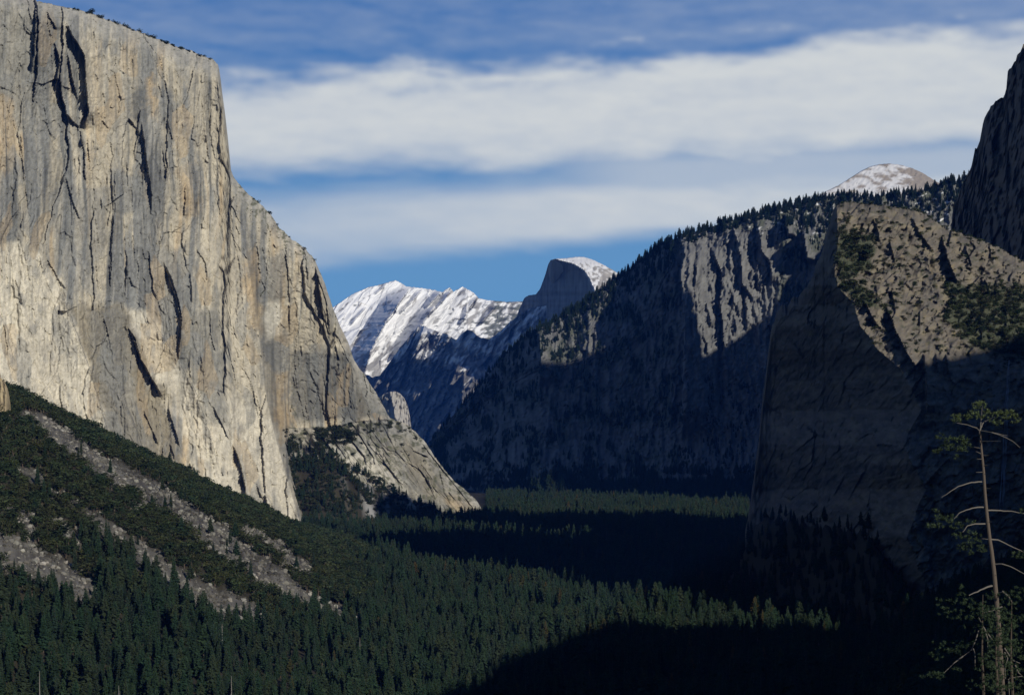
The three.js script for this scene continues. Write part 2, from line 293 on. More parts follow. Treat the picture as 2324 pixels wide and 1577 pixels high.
// low relief of slabs that stand proud to their right edge (lit ramps)
const wallRamps = cracks([
  [34, -26, [118, 612], [160, 720], [200, 830], [246, 985], [262, 1020]], [36, -30, [330, 700], [440, 880], [474, 980], [500, 1080]], [26, -24, [540, 1060], [600, 1120], [640, 1180]],
  [24, -20, [352, 610], [372, 680], [404, 830]], [20, -16, [400, 300], [410, 480]], [16, -14, [460, 190], [470, 330]],
]);
function wallDepth(px, py) {
  const pn = line(noseLine, py), h = (1192 - py) * WM, top = wallTop(px), dx = px - pn, le = line(ledge, px), e = clamp(1 - (py - top) / 46);
  let d = wallBase(px, py);
  // relief: broad pillars, fluting, blocks
  const s = px * WM, y = h, wx = s + 16 * noise(s / 90, y / 210);
  const saw = (t) => 1 - (t - Math.floor(t));                                  // pillars that step forward on their left edge
  const w1 = fbm(s / 190, y / 900, 3), w2 = fbm(s / 80 + 9, y / 520, 3), lean = 0.12 * Math.max(0, 420 - y);
  let r = 46 * fbm(wx / 170, y / 900, 2) + 26 * fbm((wx - lean) / 58 + 3, y / 480, 2);
  r += 4 * saw((s - lean) / 88 + 1.4 * w1 + 0.06 * noise(y / 60, s / 200)) * smooth(-0.25, 0.3, noise(s / 120, y / 300 + 4));
  r += 3 * saw((s - lean) / 34 + 1.2 * w2 + 0.08 * noise(y / 30, s / 90)) * smooth(-0.1, 0.45, noise(s / 50 + 3, y / 170));
  r += 2.6 * saw(s / 13 + 1.0 * fbm(s / 36, y / 260, 2)) * smooth(-0.1, 0.4, noise(s / 26 + 8, y / 70));
  r += 3 * ridged(wx / 24, y / 130, 3) + 2 * fbm(s / 8, y / 20, 3) + 3 * fbm(s / 4.5, y / 6, 2);
const fx = s - lean + 20 * noise(s / 120, y / 160) + 3 * noise(s / 14, y / 20), fy = y + 16 * noise(s / 40, y / 90);
  r += 11 * facet(fx / 62, fy / 260, 3, 1.0, 0.3, 0.3)[0] + 4.5 * facet(fx / 24, fy / 90, 9, 1.0, 0.35, 0.45)[0] + 3 * facet(fx / 9, fy / 22, 15, 0.9, 0.5)[0];
  if (dx > 6 && px > 655 && py > le) r = 0.5 * r + 11 * facet((s + 0.75 * y) / 22, (s - y) / 120, 40, 0.9, 0.3)[0] + 4 * facet((s + 0.75 * y) / 8, (s - y) / 40, 50, 0.8, 0.4)[0] + 2.5 * ridged((s + 0.75 * y) / 14, (s - y) / 90, 3);
  r += 6 * e * ridged(s / 14 + y / 14, y / 6, 3);
  d -= r + 0.34 * wallCracks(px, py) + 0.5 * wallRecess(px, py) + 0.8 * wallRamps(px, py);
  return d;
}
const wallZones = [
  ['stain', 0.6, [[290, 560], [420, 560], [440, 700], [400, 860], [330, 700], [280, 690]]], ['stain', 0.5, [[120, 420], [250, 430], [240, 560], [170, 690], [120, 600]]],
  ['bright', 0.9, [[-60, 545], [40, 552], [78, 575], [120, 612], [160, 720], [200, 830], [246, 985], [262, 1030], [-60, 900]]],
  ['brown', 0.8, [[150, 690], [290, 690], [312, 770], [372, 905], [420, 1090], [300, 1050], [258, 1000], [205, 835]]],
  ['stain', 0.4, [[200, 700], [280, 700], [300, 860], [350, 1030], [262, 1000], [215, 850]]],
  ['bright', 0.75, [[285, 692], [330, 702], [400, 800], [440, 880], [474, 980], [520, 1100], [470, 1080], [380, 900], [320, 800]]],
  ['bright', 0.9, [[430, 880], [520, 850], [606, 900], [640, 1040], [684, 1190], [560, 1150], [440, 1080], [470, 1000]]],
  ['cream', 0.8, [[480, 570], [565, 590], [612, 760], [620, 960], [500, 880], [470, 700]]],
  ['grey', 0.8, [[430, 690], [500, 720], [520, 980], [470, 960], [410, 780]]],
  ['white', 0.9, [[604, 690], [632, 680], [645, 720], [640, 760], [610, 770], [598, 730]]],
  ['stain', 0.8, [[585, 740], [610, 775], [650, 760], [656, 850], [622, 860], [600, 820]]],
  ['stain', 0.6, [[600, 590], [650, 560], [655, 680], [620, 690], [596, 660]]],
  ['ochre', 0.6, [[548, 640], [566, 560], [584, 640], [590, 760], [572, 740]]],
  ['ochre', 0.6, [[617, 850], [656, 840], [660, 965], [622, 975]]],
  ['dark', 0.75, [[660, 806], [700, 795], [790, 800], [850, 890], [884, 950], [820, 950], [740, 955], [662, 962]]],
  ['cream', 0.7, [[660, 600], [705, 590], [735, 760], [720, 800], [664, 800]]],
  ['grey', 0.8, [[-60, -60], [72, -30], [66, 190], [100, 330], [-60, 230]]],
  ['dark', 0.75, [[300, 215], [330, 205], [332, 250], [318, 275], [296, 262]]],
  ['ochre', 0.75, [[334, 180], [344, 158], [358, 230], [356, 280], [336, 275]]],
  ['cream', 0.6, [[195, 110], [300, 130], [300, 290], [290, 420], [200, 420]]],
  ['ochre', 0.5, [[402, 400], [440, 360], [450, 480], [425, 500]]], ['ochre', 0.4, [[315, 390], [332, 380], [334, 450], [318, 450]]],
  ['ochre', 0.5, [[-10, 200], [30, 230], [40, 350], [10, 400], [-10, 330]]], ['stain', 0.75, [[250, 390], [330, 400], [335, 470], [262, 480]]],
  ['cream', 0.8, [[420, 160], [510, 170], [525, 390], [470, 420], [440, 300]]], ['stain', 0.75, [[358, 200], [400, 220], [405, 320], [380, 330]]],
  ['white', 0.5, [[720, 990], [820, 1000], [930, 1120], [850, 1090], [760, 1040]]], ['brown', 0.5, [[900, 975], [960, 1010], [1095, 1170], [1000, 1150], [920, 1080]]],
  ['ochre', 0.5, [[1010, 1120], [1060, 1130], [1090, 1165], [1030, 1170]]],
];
function wallColor(px, py, x, y, d, n) {
  const s = px * WM, h = (1192 - py) * WM, right = px - line(noseLine, py);
  const wx = px + 12 * noise(px / 30, py / 40) + 5 * noise(px / 9, py / 11), wy = py + 14 * noise(px / 33 + 7, py / 45);
  const bend = 14 * noise(s / 70, h / 260) + 4 * noise(s / 16, h / 70);
  const t1 = fbm((s + bend) / 52, h / 800, 3), t2 = fbm((s + bend) / 15 + 7, h / 430, 3), t3 = noise((s + 0.5 * bend) / 4.6, h / 190);
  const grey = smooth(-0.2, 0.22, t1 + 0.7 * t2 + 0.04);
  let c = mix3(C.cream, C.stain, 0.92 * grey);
  c = mix3(c, C.ochre, 0.6 * smooth(0.05, 0.35, fbm((s + bend) / 26 + 5, h / 330 + 3, 3) - 0.25 * grey));
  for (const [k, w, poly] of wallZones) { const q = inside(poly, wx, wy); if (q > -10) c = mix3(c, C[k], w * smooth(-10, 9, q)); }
  const top = wallTop(px), rim = clamp(1 - (py - top) / 55);
  { const lean = 0.12 * Math.max(0, 420 - h), fx = s - lean + 20 * noise(s / 120, h / 160) + 3 * noise(s / 14, h / 20), fy = h + 16 * noise(s / 40, h / 90), k1 = facet(fx / 62, fy / 230, 3)[1], k2 = facet(fx / 24, fy / 74, 9)[1], k3 = facet(fx / 9, fy / 19, 15)[1]; const g = 0.78 + 0.2 * k1 + 0.16 * k2 + 0.1 * k3; c = [c[0] * g, c[1] * g, c[2] * g]; if (k2 > 0.86) c = mix3(c, C.stain, 0.5); else if (k2 < 0.12) c = mix3(c, C.ochre, 0.35); }
  // water stains that hang down the face
  const apron = right > 6 && px > 655 && py > line(ledge, px);
  const st = fbm(s / 9 + 0.6 * noise(h / 90, s / 50), h / 330, 3), st2 = noise(s / 3.6, h / 140), patch = smooth(-0.1, 0.35, fbm(s / 110 + 2, h / 200, 2));
  if (!apron) {
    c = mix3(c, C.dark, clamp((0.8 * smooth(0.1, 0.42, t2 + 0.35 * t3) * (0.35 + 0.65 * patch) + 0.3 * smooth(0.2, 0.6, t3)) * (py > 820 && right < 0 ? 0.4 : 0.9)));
    c = mix3(c, C.white, 0.4 * smooth(0.15, 0.5, -st) * (0.4 + 0.6 * noise(s / 60, h / 120)));
  } else {
    const v = (s + 0.75 * h) / 11; c = mix3(C.grey, C.cream, clamp(0.25 + fbm(s / 60, h / 50, 3))); { const g = 0.75 + 0.5 * facet((s + 0.75 * h) / 8, (s - h) / 40, 50)[1]; c = [c[0] * g, c[1] * g, c[2] * g]; }
    for (const [k, w, poly] of wallZones.slice(-3)) { const q = inside(poly, wx, wy); if (q > -10) c = mix3(c, C[k], w * smooth(-10, 9, q)); }
    c = mix3(c, C.dark, 0.5 * smooth(0.1, 0.4, fbm(v, (s - h) / 170, 3)));
  }
  c = mix3(c, [0.34, 0.33, 0.29], rim * 0.8); c = mix3(c, [0.05, 0.06, 0.035], rim * 0.7 * smooth(0.2, 0.4, fbm(s / 12, h / 5, 3)));
  // lichen and plants on ledges
  if (right > 0) c = mix3(c, [0.06, 0.065, 0.035], 0.8 * smooth(0.38, 0.7, n[1]) * smooth(-0.1, 0.2, noise(s / 15, h / 12)));
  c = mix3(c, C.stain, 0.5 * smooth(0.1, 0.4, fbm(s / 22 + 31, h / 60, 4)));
  const g = 1 + 0.2 * noise(s / 2.2, h / 2.6) + 0.2 * noise(s / 6, h / 9) + 0.22 * fbm(s / 18, h / 26, 3);
  return [c[0] * g, c[1] * g, c[2] * g];
}
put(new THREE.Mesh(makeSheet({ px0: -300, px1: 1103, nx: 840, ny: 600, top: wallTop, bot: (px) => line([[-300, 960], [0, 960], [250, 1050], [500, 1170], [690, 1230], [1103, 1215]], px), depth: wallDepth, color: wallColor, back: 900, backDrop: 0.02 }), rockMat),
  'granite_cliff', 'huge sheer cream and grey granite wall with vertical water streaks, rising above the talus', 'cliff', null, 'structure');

// ---------------------------------------------------------------- far mountains
const snow = [0.6, 0.61, 0.625], farRock = [0.17, 0.165, 0.155];
{
  const top0 = [[700, 740], [760, 694], [800, 667], [835, 652], [862, 646], [882, 640], [897, 636], [908, 641], [922, 650], [960, 654], [985, 658], [1003, 663], [1013, 656], [1021, 652], [1029, 662], [1040, 656], [1050, 650], [1062, 657], [1075, 664], [1085, 676], [1105, 681], [1150, 685], [1190, 684], [1260, 690]];
  const top = (px) => line(top0, px) + 1.1 * noise(px / 6, 2) + 0.7 * noise(px / 2.5, 8);
  const cr = cracks([
    [640, -46, [934, 650], [905, 690], [877, 730], [842, 795], [825, 860]], [100, -10, [832, 696], [795, 740]], [260, -20, [1028, 656], [1000, 690], [972, 720]], [210, -17, [1004, 660], [985, 680], [968, 700]], [150, -14, [1086, 672], [1064, 700], [1050, 735]],
    [420, -34, [990, 690], [945, 755], [905, 810]], [120, -12, [960, 656], [930, 690], [905, 715]], [150, -16, [1130, 690], [1110, 715], [1090, 740]], [70, -9, [880, 642], [850, 670]],
  ], true);
  const depth = (px, py) => 17600 - 4.1 * (py - 640) - cr(px, py) - 50 * ridged((px + 0.9 * py) / 60, (py - 0.6 * px) / 200, 2) - 34 * facet((px + 0.9 * py) / 34, (py - 0.7 * px) / 80, 121, 1, 0.4)[0] - 9 * facet((px + 0.9 * py) / 10, (py - 0.7 * px) / 24, 131, 1, 0.5)[0] + 0.8 * (px - 950) * (px > 1060 ? 1 : 0);
  const color = (px, py, x, y, d, n) => {
    const rock = smooth(0.2, 0.4, fbm((px + py) / 15, (py - px) / 40, 4) + 0.28 * smooth(1000, 1090, px) + 0.4 * smooth(740, 830, py)) * 0.8;
    let c = mix3(snow, farRock, rock);
    const wood = smooth(0.05, 0.3, fbm(px / 22, py / 8, 3) + 0.35 * smooth(1080, 1130, px) - 0.25 + 0.25 * smooth(690, 740, py) * smooth(960, 1060, px));
    return mix3(c, [0.05, 0.06, 0.05], wood * 0.85);
  };
  put(new THREE.Mesh(makeSheet({ px0: 700, px1: 1260, nx: 330, ny: 190, top, bot: () => 900, depth, color, back: 3000 }), rockMat), 'snowy_mountain', 'snow covered mountain crest far up the valley, left of the half dome', 'mountain', null, 'structure');
}
{ // the shaded canyon wall below the snow
  const top0 = [[740, 880], [775, 850], [800, 838], [822, 846], [845, 856], [862, 852], [880, 828], [905, 792], [932, 760], [952, 737], [968, 742], [990, 752], [1015, 758], [1035, 772], [1052, 752], [1068, 748], [1085, 764], [1110, 770], [1135, 752], [1160, 728], [1200, 700], [1260, 690]];
  const top = (px) => line(top0, px) + 1.8 * noise(px / 8, 5) + 1 * noise(px / 3, 1);
  const cr = cracks([
    [260, 24, [1040, 830], [1020, 850], [1010, 885]], [300, 20, [1052, 848], [1050, 880], [1040, 915], [1030, 935]], [200, 18, [1050, 890], [1045, 930], [1030, 960]], [220, 20, [1020, 930], [1000, 955], [985, 985]], [160, 14, [1000, 980], [995, 1010]],
    [180, 16, [880, 800], [860, 850], [840, 900]], [240, 30, [960, 740], [945, 790], [925, 830]],
  ]);
  const depth = (px, py) => 16400 * Math.exp(-1.75 * (px - 760) / F) - 60 * facet((px + 0.5 * py) / 20, py / 46, 101, 1, 0.4)[0] - 24 * facet((px + 0.5 * py) / 8, py / 14, 111, 1, 0.5)[0] - 1.6 * (py - 780) - cr(px, py) - 60 * ridged((px + 0.4 * py) / 26, py / 130, 3) - 14 * fbm(px / 7, py / 10, 3);
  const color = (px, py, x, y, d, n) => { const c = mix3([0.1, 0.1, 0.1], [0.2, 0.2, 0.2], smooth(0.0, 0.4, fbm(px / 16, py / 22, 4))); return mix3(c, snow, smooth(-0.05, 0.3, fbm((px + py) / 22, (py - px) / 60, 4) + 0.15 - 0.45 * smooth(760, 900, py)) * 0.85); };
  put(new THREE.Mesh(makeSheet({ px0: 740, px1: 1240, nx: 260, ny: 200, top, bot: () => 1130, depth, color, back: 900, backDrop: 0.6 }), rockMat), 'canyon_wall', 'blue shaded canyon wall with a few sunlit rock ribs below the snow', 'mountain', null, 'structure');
}
{ // the half dome
  const top0 = [[1060, 900], [1110, 830], [1150, 765], [1166, 735], [1178, 702], [1190, 676], [1200, 670], [1216, 668], [1226, 655], [1238, 622], [1244, 600], [1250, 590], [1262, 587], [1285, 586], [1308, 583], [1325, 583], [1345, 589], [1370, 601], [1390, 612], [1406, 622], [1430, 642], [1470, 690]];
  const top = (px) => line(top0, px) + 0.7 * noise(px / 4, 3);
  const edge = sw([[1246, 586], [1272, 592], [1300, 600], [1325, 615], [1338, 635], [1346, 655], [1356, 672], [1380, 720], [1400, 800]]);
  const depth = (px, py) => {
    const e = line(edge, py) + 1.5 * noise(py / 9, 2), m = 2.85;
    let d = 13400 - 0.5 * (py - 590) * m;
    if (px < e) { d += 3.6 * (e - px) * m; d -= 22 * ridged(px / 9, py / 60, 2) - 14 * fbm(px / 4, py / 14, 2); }
    else { const q = px - e; d += 0.25 * q * m + 0.004 * q * q * m - 0.9 * (py - top(px)) * m - 14 * fbm((px - py) / 9, (px + py) / 9, 3); }
    return d;
  };
  const color = (px, py, x, y, d) => {
    const e = line(edge, py);
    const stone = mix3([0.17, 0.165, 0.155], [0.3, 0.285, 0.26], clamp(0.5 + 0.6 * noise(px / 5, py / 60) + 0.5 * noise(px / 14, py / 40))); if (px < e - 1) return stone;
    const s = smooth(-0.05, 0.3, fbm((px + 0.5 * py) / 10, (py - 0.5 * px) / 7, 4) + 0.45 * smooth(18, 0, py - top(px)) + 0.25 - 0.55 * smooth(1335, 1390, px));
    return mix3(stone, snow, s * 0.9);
  };
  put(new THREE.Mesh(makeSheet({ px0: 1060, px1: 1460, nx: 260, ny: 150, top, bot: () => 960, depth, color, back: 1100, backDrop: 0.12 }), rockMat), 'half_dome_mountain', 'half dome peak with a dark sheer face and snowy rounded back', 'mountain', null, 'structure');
}
{ // the rounded bare dome above the ridge on the right
  const top0 = [[1840, 450], [1880, 432], [1905, 420], [1930, 404], [1955, 388], [1975, 378], [1995, 373], [2020, 371], [2045, 374], [2070, 381], [2095, 392], [2120, 408], [2160, 430], [2200, 450]];
  const top = (px) => line(top0, px) + 0.8 * noise(px / 5, 3);
  const depth = (px, py) => 9300 - 2.6 * (py - 371) * 1.98 + 0.0006 * (px - 2030) ** 2 * 1.98 - 12 * fbm(px / 9, py / 5, 3);
  const color = (px, py) => {
    const s = smooth(-0.1, 0.22, fbm((px - py) / 30, py / 11, 4) + 0.12 - 0.6 * smooth(2040, 2085, px) + 0.12 * smooth(400, 430, py));
    const c = mix3([0.26, 0.23, 0.2], snow, s * 0.85);
    return mix3(c, [0.05, 0.055, 0.05], smooth(0.3, 0.45, fbm(px / 4, py / 3, 3)) * 0.7);
  };
  put(new THREE.Mesh(makeSheet({ px0: 1840, px1: 2200, nx: 150, ny: 60, top, bot: () => 520, depth, color, back: 900 }), rockMat), 'bare_dome_mountain', 'bare rounded dome streaked with snow above the wooded ridge', 'mountain', null, 'structure');
}
{ // small pale column behind the apron
  const top0 = [[840, 930], [856, 905], [872, 893], [884, 889], [897, 888], [908, 893], [917, 903], [925, 922], [930, 945], [934, 975], [937, 1000]];
  const top = (px) => line(top0, px) + 0.6 * noise(px / 4, 3), e = sw([[884, 880], [893, 920], [902, 960], [910, 1010]]);
  const depth = (px, py) => { const q = px - line(e, py), m = 2.0; return 9500 + (q < 0 ? -1.7 * q * m : 0.5 * q * m) - 0.25 * (py - 890) * m - 9 * ridged(px / 6, py / 40, 2) - 14 * facet(px / 10, py / 22, 141, 1, 0.5)[0] - 6 * facet(px / 4, py / 8, 151, 1, 0.5)[0]; };
  const color = (px, py) => mix3([0.2, 0.2, 0.19], [0.36, 0.34, 0.31], 0.5 + 0.7 * fbm(px / 5, py / 20, 3));
  put(new THREE.Mesh(makeSheet({ px0: 842, px1: 936, nx: 60, ny: 60, top, bot: () => 1080, depth, color, back: 500 }), rockMat), 'rock_column', 'small pale rounded rock column behind the foot of the granite apron', 'cliff', null, 'structure');
}

// ---------------------------------------------------------------- wooded ridge with pinnacles
const ridgeTop0 = [[940, 1040], [975, 1003], [1010, 962], [1040, 930], [1075, 890], [1110, 845], [1150, 800], [1190, 765], [1225, 742], [1265, 722], [1300, 702], [1340, 675], [1380, 645], [1415, 622], [1460, 586], [1500, 556], [1540, 538], [1600, 518], [1650, 504], [1700, 490], [1740, 480], [1800, 464], [1850, 452], [1880, 447], [1930, 446], [1990, 446], [2060, 440], [2110, 428], [2160, 414], [2210, 400], [2280, 390]];
const ridgeTop = (px) => line(ridgeTop0, px) + 2.5 * noise(px / 14, 3) + 1.2 * noise(px / 5, 6);
const slopeFoot = [[960, 1010], [1150, 860], [1225, 830], [1330, 812], [1400, 788], [1460, 745], [1500, 640], [1545, 552], [1650, 525], [1720, 520], [1900, 540], [2260, 560]];
const ridgeCracks = cracks([
  [190, 95, [1541, 530], [1554, 584], [1543, 613], [1551, 690], [1554, 743], [1551, 850], [1545, 1010]], [14, 14, [1567, 556], [1561, 630]], [12, 12, [1580, 550], [1585, 640], [1590, 710]], [18, 16, [1570, 700], [1576, 830]],
  [62, 60, [1606, 545], [1638, 624], [1633, 690], [1641, 743], [1640, 900]], [18, 22, [1598, 668], [1615, 745]], [18, 18, [1658, 640], [1672, 760]], [26, 12, [1690, 660], [1696, 760]],
  [48, 28, [1655, 500], [1670, 539], [1680, 584], [1684, 645], [1716, 690]], [30, 26, [1657, 558], [1654, 615]],
  [60, 34, [1714, 496], [1729, 571], [1747, 597], [1753, 650]], [30, 20, [1716, 615], [1722, 660]],
  [120, 60, [1216, 735], [1226, 800], [1222, 880]], [24, 20, [1330, 690], [1336, 770], [1330, 830]], [28, 20, [1404, 650], [1410, 720], [1410, 800]], [28, 20, [1450, 600], [1462, 680], [1462, 760]], [160, 36, [1820, 520], [1835, 600]], [120, 26, [1780, 486], [1790, 540]],
  [30, 20, [1500, 550], [1506, 640]], [120, 24, [1075, 880], [1060, 940]], [120, 24, [1110, 840], [1095, 910]], [90, 18, [1040, 930], [1026, 980]],
], true);
function ridgeDepth(px, py) {
  const r = px < 1225 ? 2.9 * (px - 970) : px < 1545 ? 740 + 0.45 * (px - 1225) : 884 + 0.35 * (px - 1545);
  const d0 = 7800 * Math.exp(-r / F), m = d0 / F, f = line(slopeFoot, px), t = ridgeTop(px);
  let d = d0 + (py < f ? 1.05 * (f - py) * m : -0.25 * (py - f) * m);
  if (py > 1000) d -= 0.9 * (py - 1000) * m;                                   // scree at the foot
  const cliff = smooth(-20, 20, py - f);
  d -= 14 * facet(px / 16 + 0.3 * noise(py / 30, 1), py / 46, 61, 1, 0.3)[0] + 6 * facet(px / 6, py / 11, 71, 0.9, 0.6)[0];
  d -= ridgeCracks(px, py) + lerp(16, 30, cliff) * ridged(px / 30, py / lerp(40, 170, cliff), 3) + 9 * fbm(px / 6, py / 8, 3);
  return d;
}
function ridgeColor(px, py, x, y, d, n) {
  const f = line(slopeFoot, px), spire = smooth(1535, 1550, px) * smooth(1775, 1755, px) * smooth(510, 530, py);
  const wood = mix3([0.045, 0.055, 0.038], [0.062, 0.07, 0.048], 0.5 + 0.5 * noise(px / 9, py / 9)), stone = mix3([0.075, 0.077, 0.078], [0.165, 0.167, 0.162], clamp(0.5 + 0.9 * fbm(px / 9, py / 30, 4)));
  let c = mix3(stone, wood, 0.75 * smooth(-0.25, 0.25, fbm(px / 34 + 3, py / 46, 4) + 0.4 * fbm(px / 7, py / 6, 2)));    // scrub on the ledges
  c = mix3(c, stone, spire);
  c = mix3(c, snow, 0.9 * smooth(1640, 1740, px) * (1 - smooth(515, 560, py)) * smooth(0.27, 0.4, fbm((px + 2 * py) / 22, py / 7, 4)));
  return c;
}
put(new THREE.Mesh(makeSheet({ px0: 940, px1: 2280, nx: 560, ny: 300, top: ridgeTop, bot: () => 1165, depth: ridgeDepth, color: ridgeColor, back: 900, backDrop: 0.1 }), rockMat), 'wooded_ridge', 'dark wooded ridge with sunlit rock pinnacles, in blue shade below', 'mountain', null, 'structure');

// ---------------------------------------------------------------- the near rock peak on the right
const peakTop0 = [[1690, 1215], [1700, 1165], [1712, 1080], [1722, 1000], [1733, 890], [1742, 820], [1752, 745], [1764, 704], [1785, 690], [1812, 672], [1832, 650], [1848, 620], [1862, 580], [1872, 545], [1884, 505], [1893, 474], [1902, 462], [1930, 456], [1960, 462], [2010, 466], [2060, 474], [2085, 478], [2105, 488], [2130, 505], [2150, 520], [2185, 530], [2230, 545], [2270, 562], [2300, 580], [2324, 592], [2420, 640], [2560, 700]];
const peakTop = (px) => line(peakTop0, px) + (px < 1886 ? 9 : 2.6) * noise(px / 13, 8) + (px < 1886 ? 9 : 2) * noise(px / 5, 2);
const arete = sw([[1893, 440], [1899, 480], [1903, 530], [1892, 600], [1900, 650], [1936, 690], [1952, 740], [1992, 792], [2040, 838], [2060, 862], [2088, 930], [2052, 1010], [2098, 1110], [2058, 1220], [2110, 1340]]);
const peakCracks = cracks([
  [30, 26, [2010, 690], [2036, 760], [2064, 812], [2090, 850]], [46, 26, [2096, 800], [2102, 850], [2104, 940]], [20, 16, [2136, 530], [2152, 590], [2176, 650]], [9, 14, [2060, 480], [2094, 540], [2120, 570]],
  [12, 12, [2236, 630], [2246, 668]], [9, 14, [2018, 540], [2032, 600]], [14, 14, [1960, 680], [1990, 740]], [9, 16, [2188, 550], [2208, 610]], [20, 10, [2148, 800], [2152, 850]], [20, 10, [2126, 800], [2130, 850]], [9, 12, [1983, 490], [1998, 550]],
]);
function peakDepth(px, py) {
  const e = line(arete, py) + 5 * noise(py / 60, 3), m = 0.494, t = peakTop(px);
  let d = 2250 + (py < 860 ? 0.8 * (860 - py) * m : -0.3 * (py - 860) * m);
  const q = px - e;
  d += q < 0 ? -3.3 * q * m : 0.42 * q * m;
  const k = q < 0 ? 0.6 : 1, s = px * m, y = (1300 - py) * m;
  d -= k * (12 * ridged((s + 0.8 * y) / 58, (y - 0.5 * s) / 42, 3) + 6 * ridged((s - 0.5 * y) / 20, y / 17, 3) + 2.2 * fbm(s / 5, y / 4, 3) + 7 * facet((s - 0.4 * y) / 22, y / 26, 81, 1, 0.6)[0] + 3.5 * facet((s - 0.4 * y) / 7, y / 8, 91, 0.9, 0.7)[0]);
  d -= peakCracks(px, py);
  d += 40 * clamp(1 - (py - t) / 30) ** 2;
  return d;
}
const peakWood = [[[2150, 640], [2230, 655], [2324, 650], [2480, 660], [2480, 850], [2250, 800], [2190, 770], [2150, 720]], [[1905, 520], [1990, 540], [1980, 610], [1905, 640]], [[1900, 640], [1960, 650], [2010, 700], [1950, 690]]];
const peakWooded = (px, py) => Math.max(...peakWood.map((p) => inside(p, px + 14 * noise(px / 20, py / 20), py + 10 * noise(px / 24 + 5, py / 18))));
function peakColor(px, py, x, y, d, n) {
  const a = fbm(px / 30, py / 24, 4), b = fbm(px / 9, py / 7, 3);
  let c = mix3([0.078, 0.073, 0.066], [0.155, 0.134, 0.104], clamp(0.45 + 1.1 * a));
  c = mix3(c, [0.16, 0.152, 0.135], 0.6 * smooth(0.12, 0.4, b));
  c = mix3(c, [0.17, 0.14, 0.08], 0.7 * smooth(0.28, 0.5, fbm(px / 18 + 9, py / 22, 3)));
  c = mix3(c, [0.05, 0.056, 0.036], 0.6 * smooth(0.05, 0.4, fbm(px / 15 + 4, py / 9, 4)));
  c = mix3(c, [0.16, 0.142, 0.1], 0.6 * smooth(0.15, 0.4, a));
  const w = peakWooded(px, py); if (w > -8) c = mix3(c, [0.04, 0.05, 0.03], 0.8 * smooth(-8, 6, w));
  return c;
}
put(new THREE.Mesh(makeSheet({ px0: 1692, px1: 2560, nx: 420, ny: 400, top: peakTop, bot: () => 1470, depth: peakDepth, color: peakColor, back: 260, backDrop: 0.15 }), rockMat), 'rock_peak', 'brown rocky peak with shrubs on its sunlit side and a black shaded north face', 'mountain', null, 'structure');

{ // dark cliff at the right edge behind the peak
  const top0 = [[2140, 600], [2158, 540], [2164, 470], [2182, 425], [2203, 385], [2214, 345], [2226, 318], [2234, 268], [2250, 240], [2284, 214], [2289, 160], [2306, 138], [2324, 100], [2350, 110], [2400, 190], [2460, 330], [2600, 620]];
  const top = (px) => line(top0, px) + 9 * noise(px / 12, 8) + 6 * noise(px / 4, 2);
  const depth = (px, py) => 3320 - 3.0 * (Math.min(px, 2340) - 2140) + 2.5 * Math.max(0, px - 2340) - 0.1 * (py - 400) - 16 * ridged(px / 26, py / 120, 3) - 5 * fbm(px / 5, py / 7, 3) - 22 * facet(px / 16, py / 44, 161, 1, 0.4)[0] - 9 * facet(px / 6, py / 13, 171, 1, 0.5)[0];
  const color = (px, py) => mix3([0.078, 0.073, 0.066], [0.155, 0.134, 0.104], 0.5 + 0.8 * fbm(px / 14, py / 30, 3));
  put(new THREE.Mesh(makeSheet({ px0: 2140, px1: 2600, nx: 130, ny: 130, top, bot: () => 900, depth, color, back: 60 }), rockMat), 'dark_cliff', 'tall black shaded cliff behind the brown rocky peak', 'cliff', null, 'structure');
}
